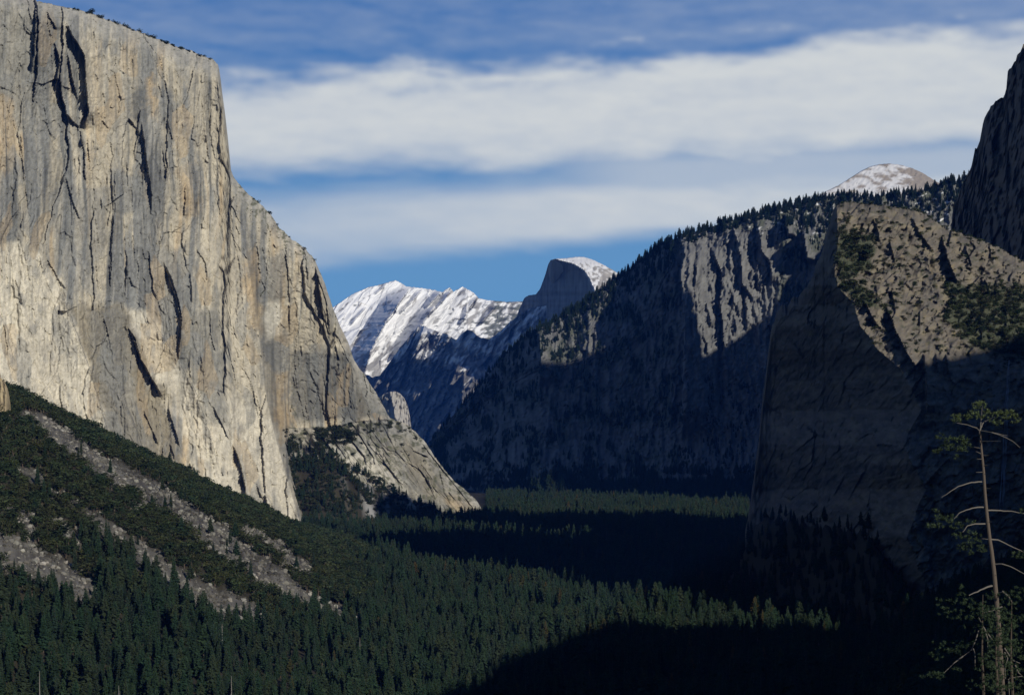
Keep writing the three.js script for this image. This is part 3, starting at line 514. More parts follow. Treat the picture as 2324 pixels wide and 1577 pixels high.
{ // mountains outside the frame on the right, whose shadows lie on the valley
  const crests = [                                                             // crest lines: x, distance, height; then the half width of the ridge
    [170, [230, 420, 215], [300, 620, 240], [370, 760, 266], [520, 990, 318], [700, 1240, 372], [900, 1190, 372], [1100, 1100, 420]],
    [190, [985, 1400, 612], [1110, 1460, 648], [1400, 1560, 800]],
    [105, [1372, 4700, 985], [1372, 5016, 962], [1372, 5363, 946], [1372, 5492, 1030], [1372, 5680, 1060], [1390, 5900, 1090]],
    [55, [1545, 4250, 1430], [1545, 4587, 1330], [1545, 4690, 1310]],
  ];
  const N = 170, M = 340, pos = [], col = [];
  for (let j = 0; j <= M; j++) for (let i = 0; i <= N; i++) {
    const d = lerp(50, 6100, j / M), x = 0.285 * Math.max(d, 0) + 50 - smooth(4200, 4700, d) * (0.065 * d + 50) + 2200 * Math.pow(i / N, 1.5);
    let y = -90; for (const [w, ...c] of crests) for (let k = 1; k < c.length; k++) { const [ax, ad, ah] = c[k - 1], [bx, bd, bh] = c[k], t = clamp(((x - ax) * (bx - ax) + (d - ad) * (bd - ad)) / ((bx - ax) ** 2 + (bd - ad) ** 2)), q = Math.hypot(x - lerp(ax, bx, t), d - lerp(ad, bd, t)) / w; y = Math.max(y, lerp(-90, lerp(ah, bh, t), Math.exp(-Math.pow(q, 2.4) * 1.2))); }
    y = i === 0 ? -90 : y + 16 * ridged(x / 120, d / 120, 3) - 10; pos.push(x, y, -d); const c = mix3([0.06, 0.062, 0.05], [0.13, 0.12, 0.1], 0.5 + 0.7 * fbm(x / 60, d / 60, 3)); col.push(...c);
  }
  const idx = []; for (let j = 0; j < M; j++) for (let i = 0; i < N; i++) { const a = j * (N + 1) + i, b = a + N + 1; idx.push(a, a + 1, b, b, a + 1, b + 1); }
  const g = new THREE.BufferGeometry(); g.setAttribute('position', new THREE.Float32BufferAttribute(pos, 3)); g.setAttribute('color', new THREE.Float32BufferAttribute(col, 3)); g.setIndex(idx); g.computeVertexNormals();
  put(new THREE.Mesh(g, rockMat), 'south_mountains', 'rocky south rim of the valley beyond the right edge, shading the forest', 'mountain', null, 'structure');
}
// ---------------------------------------------------------------- smaller rocks
{ // pale rock step at the foot of the wooded ridge
  const top0 = [[1088, 1105], [1096, 1078], [1104, 1066], [1122, 1068], [1138, 1078], [1150, 1092], [1160, 1115]];
  const top = (px) => line(top0, px) + 2 * noise(px / 6, 4);
  const depth = (px, py) => 6860 + 0.3 * (px - 1090) * 1.47 - 0.5 * (py - 1066) * 1.47 - 22 * ridged(px / 12, py / 16, 3) - 6 * fbm(px / 4, py / 4, 2);
  const color = (px, py) => mix3([0.06, 0.065, 0.05], [0.2, 0.2, 0.19], smooth(-0.1, 0.25, fbm(px / 9, py / 9, 3)));
  put(new THREE.Mesh(makeSheet({ px0: 1088, px1: 1160, nx: 50, ny: 40, top, bot: () => 1150, depth, color, back: 160, backDrop: 0.3 }), rockMat), 'rock_step', 'pale broken rock step at the foot of the wooded ridge', 'cliff', null, 'structure');
}
{ // brown outcrop at the head of the talus
  const top0 = [[-120, 780], [-40, 822], [-8, 850], [8, 866], [16, 880], [21, 905], [24, 940]];
  const top = (px) => line(top0, px) + 2 * noise(px / 6, 4);
  const depth = (px, py) => 2290 - 0.5 * (px - 20) * 0.49 - 0.25 * (py - 860) * 0.49 - 4 * ridged(px / 10, py / 30, 3) - 2 * fbm(px / 4, py / 4, 2) + 30 * smooth(12, 24, px);
  const color = (px, py) => mix3([0.16, 0.13, 0.085], [0.36, 0.3, 0.19], clamp(0.5 + fbm(px / 6, py / 16, 3)));
  put(new THREE.Mesh(makeSheet({ px0: -120, px1: 24, nx: 70, ny: 70, top, bot: () => 1010, depth, color, back: 60, backDrop: 0.2 }), rockMat), 'rock_outcrop', 'small brown rock outcrop among trees at the head of the talus slope', 'cliff', null, 'structure');
}

// ---------------------------------------------------------------- trees
function triMesh() {
  const pos = [], col = [];
  return {
    tri(a, b, c, k) { pos.push(...a, ...b, ...c); for (let i = 0; i < 3; i++) col.push(...k); },
    build() { const g = new THREE.BufferGeometry(); g.setAttribute('position', new THREE.Float32BufferAttribute(pos, 3)); g.setAttribute('color', new THREE.Float32BufferAttribute(col, 3)); g.computeVertexNormals(); return g; },
  };
}
const leafMat = std({ vertexColors: true, side: THREE.DoubleSide }), barkMat = std({ vertexColors: true, color: 0xffffff });
const barkC = [0.09, 0.07, 0.055];
function taper(m, pts, radii, k, n = 5) {                                    // a tapered limb
  const up = new THREE.Vector3(0.13, 0.2, 0.97), v = pts.map((p) => new THREE.Vector3(...p)), rings = v.map((p, i) => {
    const t = new THREE.Vector3().subVectors(v[Math.min(i + 1, v.length - 1)], v[Math.max(i - 1, 0)]).normalize(), a = new THREE.Vector3().crossVectors(t, up).normalize(), b = new THREE.Vector3().crossVectors(t, a);
    return [...Array(n).keys()].map((q) => { const w = q / n * 2 * Math.PI; return p.clone().addScaledVector(a, Math.cos(w) * radii[i]).addScaledVector(b, Math.sin(w) * radii[i]).toArray(); });
  });
  for (let i = 0; i + 1 < rings.length; i++) for (let q = 0; q < n; q++) { const a = rings[i][q], b = rings[i][(q + 1) % n], c = rings[i + 1][q], e = rings[i + 1][(q + 1) % n]; m.tri(a, b, c, k); m.tri(b, e, c, k); }
}
function coniferShape(seed, { r = 0.15, levels = 20, base = 0.1, ragged = 0.3, green = [0.018, 0.033, 0.019] }) {
  const R = rng(seed), crown = triMesh(), trunk = triMesh();
  taper(trunk, [[0, -0.03, 0], [0, 0.4, 0], [0, 0.97, 0]], [0.014, 0.01, 0.002], barkC, 4);
  for (let l = 0; l < levels; l++) {
    const f = l / levels, t = base + (1 - base) * Math.pow(f, 0.95), full = Math.min(1, 0.55 + f * 4) * Math.pow(1 - f, 0.72), nb = 7 + Math.floor(R() * 4);
    for (let b = 0; b < nb; b++) {
      const a = (b + R()) / nb * 6.283, len = (1.12 * r * full * (1 - ragged + 2 * ragged * R()) + 0.012), dr = len * (0.15 + 0.45 * R() - 0.2 * f), w = len * (0.2 + 0.16 * R()), ca = Math.cos(a), sa = Math.sin(a), y = t + 0.03 * (R() - 0.5);
      const p0 = [0, y + 0.012, 0], tip = [ca * len, y - dr, sa * len], m = [ca * len * 0.58, y - dr * 0.35, sa * len * 0.58];
      const s1 = [m[0] - sa * w, m[1] - 0.012, m[2] + ca * w], s2 = [m[0] + sa * w, m[1] - 0.012, m[2] - ca * w], low = [m[0], m[1] - 0.02 - len * 0.22, m[2]];
      const k = 0.72 + 0.56 * R(), c = [green[0] * k, green[1] * k, green[2] * k];
      crown.tri(p0, s1, tip, c); crown.tri(p0, tip, s2, c); crown.tri(p0, tip, low, c);
    }
  }
  crown.tri([0.012, 0.95, 0], [-0.006, 0.95, 0.01], [0, 1.01, 0], green); crown.tri([0, 0.95, -0.012], [0.004, 0.95, 0.012], [0, 1.01, 0], green);
  return { crown: crown.build(), trunk: trunk.build() };
}
function bushShape(seed, { n = 120, tall = 0.9, wide = 0.5, green = [0.027, 0.036, 0.017] }) {
  const R = rng(seed), crown = triMesh(), trunk = triMesh();
  taper(trunk, [[0, -0.06, 0], [0.02, 0.3, 0], [0.05, 0.6, 0.03]], [0.03, 0.024, 0.01], barkC, 4); taper(trunk, [[0.01, 0.2, 0], [-0.15, 0.45, 0.08]], [0.018, 0.006], barkC, 4); taper(trunk, [[0.01, 0.24, 0], [0.12, 0.5, -0.14]], [0.018, 0.006], barkC, 4);
  const lobes = []; for (let i = 0; i < 7; i++) { const a = R() * 6.28, q = 0.1 + 0.28 * R(); lobes.push([Math.cos(a) * q * wide * 2, tall * (0.32 + 0.42 * R()), Math.sin(a) * q * wide * 2, wide * (0.42 + 0.25 * R())]); }
  for (let i = 0; i < n; i++) {
    const L = lobes[i % 7], u = R() * 2 - 1, a = R() * 6.283, q = Math.pow(R(), 0.4), s = Math.sqrt(1 - u * u), nx = s * Math.cos(a), nz = s * Math.sin(a);
    const c0 = [L[0] + nx * q * L[3], Math.max(0.04, L[1] + u * q * L[3] * 0.75), L[2] + nz * q * L[3]], e = 0.075 + 0.06 * R(), k = 0.7 + 0.6 * R(), c = [green[0] * k, green[1] * k, green[2] * k];
    const v = () => [c0[0] + (R() - 0.5) * 2 * e, c0[1] + (R() - 0.5) * 1.5 * e, c0[2] + (R() - 0.5) * 2 * e];
    const A = v(), B = v(), D = v(), E2 = v(); crown.tri(A, B, D, c); crown.tri(A, D, E2, c);
  }
  return { crown: crown.build(), trunk: trunk.build() };
}
const conifers = [coniferShape(11, { r: 0.155, levels: 24 }), coniferShape(12, { r: 0.125, levels: 26 }), coniferShape(13, { r: 0.2, ragged: 0.45, levels: 21, base: 0.2 }), coniferShape(14, { r: 0.135, base: 0.05, green: [0.018, 0.03, 0.021] }), coniferShape(15, { r: 0.185, base: 0.26, ragged: 0.5, levels: 19, green: [0.024, 0.034, 0.019] }), coniferShape(16, { r: 0.105, levels: 24, base: 0.08, green: [0.02, 0.031, 0.019] })];
const bushes = [bushShape(21, {}), bushShape(22, { tall: 0.75, wide: 0.6, green: [0.031, 0.036, 0.017] }), bushShape(23, { tall: 1.05, wide: 0.45, green: [0.023, 0.034, 0.018] }), bushShape(24, { wide: 0.55, green: [0.029, 0.035, 0.018] })];
const joined = (s) => mergeGeometries([s.crown, s.trunk]);
const protoOf = new Map();
function single(shape, name, label, category, group, [x, y, z], sx, sy, turn, tint) {
  let pr = protoOf.get(shape);
  if (!pr) { pr = new THREE.Group(); const c = new THREE.Mesh(shape.crown, leafMat), t = new THREE.Mesh(shape.trunk, barkMat); c.name = 'crown'; t.name = 'trunk'; pr.add(c, t); protoOf.set(shape, pr); }
  const o = pr.clone(); o.position.set(x, y, z); o.scale.set(sx, sy, sx); o.rotation.y = turn;
  if (tint) o.children[0].material = tint;
  return put(o, name, label, category, group);
}
function mass(name, label, category, shapes, list, partName) {
  const g = new THREE.Group(), m4 = new THREE.Matrix4(), q = new THREE.Quaternion(), Y = new THREE.Vector3(0, 1, 0), col = new THREE.Color();
  shapes.forEach((s, k) => {
    const mine = list.filter((t) => t.k === k); if (!mine.length) return;
    const im = new THREE.InstancedMesh(s.isBufferGeometry ? s : joined(s), s.isBufferGeometry ? rockMat : leafMat, mine.length); im.name = partName; im.userData.kind = 'stuff';
    mine.forEach((t, i) => { q.setFromAxisAngle(Y, t.turn); if (t.tip) q.multiply(new THREE.Quaternion().setFromEuler(new THREE.Euler(t.tip, 0, t.tip * 1.7))); m4.compose(new THREE.Vector3(t.x, t.y, -t.d), q, new THREE.Vector3(t.sx, t.sy, t.sx)); im.setMatrixAt(i, m4); im.setColorAt(i, col.setRGB(...t.tint)); });
    g.add(im);
  });
  return put(g, name, label, category, null, 'stuff');
}
const treeR = rng(99);
const forest = [], oaks = [];
for (let d = 1180; d < 7200;) {
  const sp = 10.2 + (d - 1200) * 0.0011; d += sp * 0.9;
  const x0 = (-170 - CX) / F * d, x1 = (2480 - CX) / F * d;
  for (let x = x0; x < x1; x += sp) {
    const jx = x + (treeR() - 0.5) * sp * 1.1, jd = d + (treeR() - 0.5) * sp * 1.1, y = ground(jx, jd), [px, py] = toPx(jx, y, jd), r0 = treeR(), r1 = treeR(), r2 = treeR(), turn = treeR() * 6.28;
    if (py - 45 / jd * F > FH + 30) continue;
    if (px > 1700 && jd > peakDepth(Math.max(1705, px), 1250) - 15) continue;
    if (jd > 3500 && px < 1103 && jd > wallDepth(px, Math.min(py, 1190)) - 6) continue;
    if (jd > 5200 && px > 940 && jd > ridgeDepth(px, 1100) + 60) continue;
    const fan = onFan(jx, jd), corner = onCorner(jx, jd), tone = 0.8 + 0.4 * r2, warm = noise(jx / 60, jd / 60);
    const t = { x: jx, y: y - 0.5, d: jd, turn };
    if (fan) {
      if (chuteMask(px, py) > (r0 < 0.025 ? 99 : 0)) continue;
      const low = jd < 1950 ? smooth(80, 25, y + 26 * noise(jx / 70, jd / 90)) : smooth(5, -30, y + 14 * noise(jx / 70, jd / 90));
      if (r0 < low * 0.92 + 0.03) forest.push({ ...t, k: Math.floor(r1 * 6), sy: 12 + 19 * r2 * (0.5 + low * 0.5), tint: [tone, tone, tone] });
      else oaks.push({ ...t, k: Math.floor(r1 * 4), sy: 8.5 + 8.5 * r2, tint: [tone * (0.95 + 0.14 * warm), tone, tone * (1 - 0.05 * warm)] });
    } else if (corner) {
      if (fbm(jx / 60 + jd / 120, jd / 45, 3) > 0.16 || (y > 150 + 20 * noise(jx / 30, 1) && r0 < 0.6)) continue;
      if (r0 < 0.4) forest.push({ ...t, k: Math.floor(r1 * 6), sy: 10 + 14 * r2, tint: [tone, tone, tone] }); else oaks.push({ ...t, k: Math.floor(r1 * 4), sy: 7 + 6 * r2, tint: [tone, tone, tone] });
    } else {
      if (noise(jx / 45, jd / 60) + 0.5 * noise(jx / 14, jd / 14) > 0.72) continue;
      const big = 0.75 + 0.35 * noise(jx / 120 + 4, jd / 120), autumn = r0 > 0.985 ? [2.2, 1.25, 0.9] : [tone * (1 + 0.12 * warm), tone, tone * (1 + 0.05 * warm)];
      forest.push({ ...t, k: Math.floor(r1 * 6), sy: (12 + 27 * Math.pow(r2, 1.3)) * big, tint: autumn });
    }
  }
}
for (let i = 0; i < 5200; i++) {                                              // thicket on the corner slope
  const d = 3980 + 560 * treeR(), px = 630 + 400 * treeR(), x = (px - CX) / F * d; if (!onCorner(x, d) || d > wallBase(px, line(contact, px)) + 6) continue;
  if (fbm(x / 60 + d / 120, d / 45, 3) > 0.14) continue; const y = ground(x, d), r = treeR(), tone = 0.8 + 0.4 * treeR();
  if (r < 0.22) forest.push({ x, y: y - 0.5, d, turn: r * 40, k: Math.floor(treeR() * 6), sy: 10 + 16 * treeR(), tint: [tone, tone, tone] }); else oaks.push({ x, y: y - 0.4, d, turn: r * 40, k: Math.floor(treeR() * 4), sy: 6 + 7 * treeR(), tint: [tone, tone, tone] });
}
for (let i = 0; i < 5200; i++) {                                              // forest at the foot of the wooded ridge
  const px = 985 + 760 * treeR(), py = 1070 + 80 * Math.pow(treeR(), 0.7); if (py < 1100 && noise(px / 40, py / 20) < 0.1) continue;
  const d = ridgeDepth(px, py), p = P(px, py, d); if (p[1] < ground(p[0], d) - 1) continue; const tone = 0.8 + 0.4 * treeR();
  forest.push({ x: p[0], y: p[1] - 1.5, d, turn: treeR() * 6, k: Math.floor(treeR() * 6), sy: 20 + 18 * treeR(), tint: [tone, tone, tone] });
}
for (const t of forest) t.sx = t.sy * (0.92 + 0.3 * treeR());
for (const t of oaks) { t.sx = t.sy * (1.0 + 0.35 * treeR()); }
const tinted = (list) => list.map((c) => { const m = leafMat.clone(); m.color.setRGB(...c); return m; });
const greens = tinted([[0.82, 0.82, 0.85], [1, 1, 1], [1.15, 1.12, 1], [0.95, 1.05, 1.05]]);
function sizeInView(t) { const [px, py] = toPx(t.x, t.y + t.sy, t.d); return px < 15 || px > FW - 15 || py > FH - 25 || py < 0 ? 0 : t.sy / t.d; }
function split(list, n, ok) { const s = list.map((t) => [ok(t) ? sizeInView(t) : 0, t]).sort((a, b) => b[0] - a[0]); const take = new Set(s.slice(0, n).filter((q) => q[0] > 0).map((q) => q[1])); return [[...take], list.filter((t) => !take.has(t))]; }
{
  const lit = (t) => toPx(t.x, 0, t.d)[0] < 1500 || t.d > 1900;               // tree tops the photograph shows
  const [near, rest] = split(forest, 296, lit);
  const look = ['medium', 'slender', 'broad ragged', 'full skirted', 'high crowned', 'narrow spired'], size = (h) => (h > 36 ? 'very tall' : h > 28 ? 'tall' : h > 21 ? 'middling' : 'small');
  const nearChute = (t) => { const q = toPx(t.x, t.y, t.d); let best = [1e9, 0]; chutes.slice(0, 3).forEach((c, i) => { const e = polyDist(c, ...q); if (e < best[0]) best = [e, i]; }); return ['the longest bare chute', 'the pale middle chute', 'the broad dark chute'][best[1]]; };
  const spot = (t) => { if (onFan(t.x, t.d)) return 'below ' + nearChute(t) + ' of the talus'; const [px] = toPx(t.x, t.y, t.d); return px > 1300 ? 'by the edge of the shaded forest' : px > 800 ? 'in the open middle of the forest' : 'in the forest below the talus chutes'; };
  near.forEach((t, i) => single(conifers[t.k], 'conifer_tree', `${size(t.sy)} ${look[t.k]} dark green conifer ${spot(t)}`, 'tree', 'conifers of the valley forest', [t.x, t.y, -t.d], t.sx, t.sy, t.turn, greens[i % 4]));
  mass('conifer_forest', 'dense dark conifer forest covering the valley floor', 'forest', conifers, rest, 'conifers');
  const [no, ro] = split(oaks, 296, (t) => onFan(t.x, t.d));
  no.forEach((t, i) => single(bushes[t.k], 'oak_tree', `${t.sy > 15 ? 'huge' : t.sy > 13 ? 'large' : t.sy > 11 ? 'medium' : 'small'} ${['dense olive', 'low spreading', 'upright dark', 'brownish'][t.k]} oak ${t.y > 110 ? 'high' : t.y > 45 ? 'midway' : 'low'} on the talus ${chuteMask(...toPx(t.x, t.y, t.d)) > -14 ? 'beside' : 'away from'} ${nearChute(t)}`, 'tree', 'oaks on the talus slope', [t.x, t.y, -t.d], t.sx, t.sy, t.turn, greens[i % 4]));
  mass('oak_woodland', 'low oak woodland spreading over the talus slopes', 'woodland', bushes, ro, 'oaks');
}
// talus rocks
{
  const R = rng(5), shapes = [1, 2, 3].map((s) => { const g = new THREE.IcosahedronGeometry(0.5, 1), p = g.attributes.position, col = []; for (let i = 0; i < p.count; i++) { const a = [p.getX(i), p.getY(i), p.getZ(i)], k = 0.8 + 0.35 * noise(a[0] * 3 + s * 7, a[1] * 3 + a[2] * 2); p.setXYZ(i, a[0] * k * 1.2, a[1] * k * 0.8, a[2] * k); col.push(0.275, 0.265, 0.24); } g.deleteAttribute('uv'); g.setAttribute('color', new THREE.Float32BufferAttribute(col, 3)); g.computeVertexNormals(); return g; });
  const list = [];
  for (let i = 0; i < 90000 && list.length < 22000; i++) {
    const d = 1300 + 2300 * R(), px = -120 + 1000 * R(), x = (px - CX) / F * d; if (!onFan(x, d)) continue;
    const y = ground(x, d), m = chuteMask(...toPx(x, y, d)); if (m < -4) continue;
    const s = 1.0 + 6.5 * Math.pow(R(), 6), purple = smooth(0, 0.4, noise(x / 60 + 3, d / 110)), k = (0.22 + 0.95 * R() * R()) * (1 - 0.4 * purple); list.push({ x, y: y + 0.12 * s, d, k: Math.floor(R() * 3), sx: s, sy: s, turn: R() * 6.28, tip: (R() - 0.5), tint: [k * (0.97 + 0.06 * R()), k, k * (0.94 + 0.06 * R())] });
  }
  mass('talus_rocks', 'loose grey boulders filling the bare chutes of the talus slope', 'rocks', shapes, list, 'boulders');
}
// trees on rock: rim shrubs, ledge thicket, apron, rocky peak, wooded ridge
function onSheet(depth, px, py) { const d = depth(px, py), p = P(px, py, d); return { x: p[0], y: p[1], d }; }
{
  const R = rng(31);
  for (const [px, s] of [[196, 8], [206, 11], [222, 9], [228, 12], [262, 8], [286, 10], [300, 8], [318, 10], [334, 9], [344, 12], [350, 11], [366, 8], [378, 12], [392, 8], [408, 9], [424, 7], [440, 7], [462, 8], [576, 7], [583, 9], [612, 9], [628, 8], [655, 8], [690, 7], [712, 8], ...[...Array(26).keys()].map(() => [150 + 340 * R(), 4 + 4 * R()])]) {
    const t = onSheet(wallDepth, px, wallTop(px) + 2.5), h = s * (0.7 + 0.7 * R()); single(bushes[Math.floor(R() * 4)], 'rim_shrub', 'small dark shrub on the skyline rim of the granite wall', 'shrub', 'shrubs along the rim of the granite wall', [t.x, t.y - 0.3 * h, -t.d], h * 1.35, h * 1.1, R() * 6, greens[0]);
  }
  const ledgeList = [];
  for (let i = 0; i < 260; i++) {
    let px, py; if (i < 120) { const a = R() * 6.28, q = Math.sqrt(R()); px = 762 + 46 * q * Math.cos(a); py = 992 + 20 * q * Math.sin(a); } else { px = 625 + 340 * R(); py = line(ledge, px) + 3 + 26 * R() * R() + (R() < 0.25 ? 60 * R() : 0); if (fbm(px / 25, py / 14, 2) < 0.0) continue; }
    const t = onSheet(wallDepth, px, py); ledgeList.push({ ...t, y: t.y - 2, px, py, k: Math.floor(R() * 4), sy: (i < 120 ? 10 : 6) + 6 * R(), turn: R() * 6, tint: [0.85, 0.95, 0.95] });
  }
  ledgeList.forEach((t, i) => single(bushes[t.k], 'ledge_oak', i < 120 ? 'dark oak in the thicket on the ledge right of the great prow' : 'dark shrub on the ledges of the granite apron', 'shrub', i < 120 ? 'oaks of the ledge thicket' : 'shrubs on the granite apron', [t.x, t.y, -t.d], t.sy * 1.3, t.sy, t.turn, greens[0]));
  const peakList = [];
  for (let i = 0; i < 5200; i++) {
    const px = 1900 + 560 * R(), py = 455 + 390 * R(); if (py < peakTop(px) + 3 || px < line(arete, py) + 3) continue;
    const w = peakWooded(px, py), keep = w > -3 ? 0.75 : fbm(px / 15 + 4, py / 9, 4) > 0.06 ? 0.42 : 0.05; if (R() > keep || (py > 800 && px < 2250)) continue;
    const t = onSheet(peakDepth, px, py), h = w > -3 ? 4 + 6 * R() : 2.5 + 4 * R(); peakList.push({ ...t, wood: w > -3, y: t.y - 1.2, k: Math.floor(R() * 4), sy: h, sx: h * 1.35, turn: R() * 6, tint: [0.75 + 0.3 * R(), 0.85 + 0.2 * R(), 0.8] });
  }
  for (let px = 1905; px < 2330; px += 4 + 7 * R()) { const t = onSheet(peakDepth, px, peakTop(px) + 2), h = 3 + 6 * R() * R(); peakList.push({ ...t, sky: true, y: t.y - 1, k: Math.floor(R() * 4), sy: h, sx: h * 1.2, turn: R() * 6, tint: [0.85, 0.95, 0.8] }); }
  peakList.sort((a, b) => (a.d > 0 && sizeInView(b)) - sizeInView(a));
  peakList.slice(0, 290).forEach((t, i) => single(bushes[t.k], 'mountain_shrub', `${t.sy > 7 ? 'large' : t.sy > 4.5 ? 'medium' : 'small'} ${['green', 'low spreading green', 'upright dark green', 'brownish green'][t.k]} shrub ${t.sky ? 'on the skyline' : t.wood ? 'in the thicket' : 'among the crags'} of the brown rocky peak`, 'shrub', 'shrubs on the rocky peak', [t.x, t.y, -t.d], t.sx, t.sy, t.turn, greens[i % 4]));
  mass('mountain_scrub', 'green scrub covering the flank of the brown rocky peak', 'scrub', bushes, peakList.slice(290), 'shrubs');
  const ridgeList = [];
  for (let i = 0; i < 9000; i++) {
    const px = 960 + 1280 * R(), u = R(), t0 = ridgeTop(px), reach = px > 1640 ? 80 : px < 1230 ? 70 : 60, py = t0 + 1 + reach * u * u;
    if (px < 1240 && R() < 0.3) continue; if (u > 0.2 && px > 1530 && px < 1760 && py > t0 + 22) continue; if (u > 0.3 && fbm(px / 18, py / 10, 3) > 0.1) continue; if (R() > 0.46 + 0.45 * noise(px / 16, py / 30)) continue;
    const t = onSheet(ridgeDepth, px, py), h = 8 + 24 * Math.pow(R(), 1.7); ridgeList.push({ ...t, y: t.y - 2, k: Math.floor(R() * 6), sy: h, sx: h * 1.25, turn: R() * 6, tint: [0.9, 0.95, 1] });
  }
  for (let i = 0; i < 11000; i++) {                                           // trees down the broken face of the ridge, the bare pinnacles left out
    const px = 985 + 900 * R(), py = lerp(ridgeTop(px) + 30, 1085, R()); if (px > 1530 && px < 1780 && py < 860 && py > ridgeTop(px) + 26) continue; if (fbm(px / 34 + 3, py / 46, 4) + 0.4 * fbm(px / 7, py / 6, 2) < 0.1) continue;
    const t = onSheet(ridgeDepth, px, py), h = 9 + 15 * R(); ridgeList.push({ ...t, y: t.y - 2, k: Math.floor(R() * 6), sy: h, sx: h * 1.25, turn: R() * 6, tint: [0.9, 0.95, 1] });
  }
  mass('ridge_forest', 'line of small conifers along the crest of the wooded ridge', 'forest', conifers, ridgeList, 'conifers');
}
// dead snags and lone trees that stand out
function treeTopAt(px, py, h) { for (let d = 1150; d < 6000; d += 4) { const p = P(px, py, d); if (ground(p[0], d) + h >= p[1]) return [p[0], ground(p[0], d) - 0.4, d]; } return [0, 0, 2000]; }
{
  const R = rng(8);
  for (const [px, py, h, where] of [[88, 1522, 34, 'bare pale snag among the conifers left of a bushy pine'], [268, 1556, 30, 'short broken grey snag among the conifers'], [524, 1534, 33, 'tall thin grey snag standing out of the lower forest'], [503, 1416, 26, 'small bare snag at the foot of the pale talus chute'], [816, 1446, 30, 'thin pale snag beside the lower end of the long chute']]) {
    const [x, y, d] = treeTopAt(px, py, h), g = new THREE.Group(), m = triMesh(), k = [0.16, 0.15, 0.14]; taper(m, [[0, -0.5, 0], [0.2, h * 0.5, 0.1], [0.1, h, 0]], [0.5, 0.35, 0.12], k, 5);
    const tr = new THREE.Mesh(m.build(), barkMat); tr.name = 'trunk'; g.add(tr);
    for (let i = 0; i < 9; i++) { const b = triMesh(), t = h * (0.35 + 0.6 * R()), a = R() * 6.28, l = (1.2 - t / h) * 5 * (0.5 + R()); taper(b, [[0, t, 0], [Math.cos(a) * l, t - 0.3 * l, Math.sin(a) * l]], [0.16, 0.05], k, 4); const o = new THREE.Mesh(b.build(), barkMat); o.name = 'branch'; g.add(o); }
    g.position.set(x, y, -d); put(g, 'dead_tree', where, 'dead tree');
  }
  for (const [px, py, h, label] of [[384, 1048, 24, 'pointed conifer on the talus crest against the granite wall'], [517, 1100, 20, 'small lone conifer at the foot of the great granite wall']]) {
    let best = null; for (let d = 2300; d < 4000; d += 5) { const x = (px - CX) / F * d, y = ground(x, d), q = toPx(x, y, d)[1]; if (!best || q < best[0]) best = [q, x, y, d]; }
    single(conifers[0], 'lone_conifer', label, 'tree', null, [best[1], best[2] - 1, -best[3]], h * 1.2, h, 1, greens[0]);
  }
}
// ---------------------------------------------------------------- waterfall in the shade of the right wall
{
  const R = rng(3), g = new THREE.Group(), mat = std({ color: new THREE.Color(0.2, 0.22, 0.26), roughness: 0.6, side: THREE.DoubleSide });
  for (let s = 0; s < 5; s++) {
    const pos = [], idx = [], N = 40, off = (R() - 0.5) * 9, len = s < 4 ? 1 : 0.6 + 0.3 * R();
    for (let i = 0; i <= N; i++) { const f = i / N * len, py = lerp(818, 1150, f), px = 2292 - 16 * f + off * (0.4 + f) + 3 * noise(f * 5, s * 3), w = 0.7 * (0.4 + 0.8 * f) * (i === N ? 0.2 : 1), d = peakDepth(px, py) - 6 - s * 0.7; pos.push(...P(px - w, py, d), ...P(px, py, d - 1.2), ...P(px + w, py, d)); if (i < N) { const a = i * 3; idx.push(a, a + 3, a + 1, a + 1, a + 3, a + 4, a + 1, a + 4, a + 2, a + 2, a + 4, a + 5); } }
    const b = new THREE.BufferGeometry(); b.setAttribute('position', new THREE.Float32BufferAttribute(pos, 3)); b.setIndex(idx); b.computeVertexNormals();
    const m = new THREE.Mesh(b, mat); m.name = 'water_strand'; g.add(m);
  }
  put(g, 'waterfall', 'thin waterfall in deep shade on the right wall behind the tall pine', 'waterfall');
}
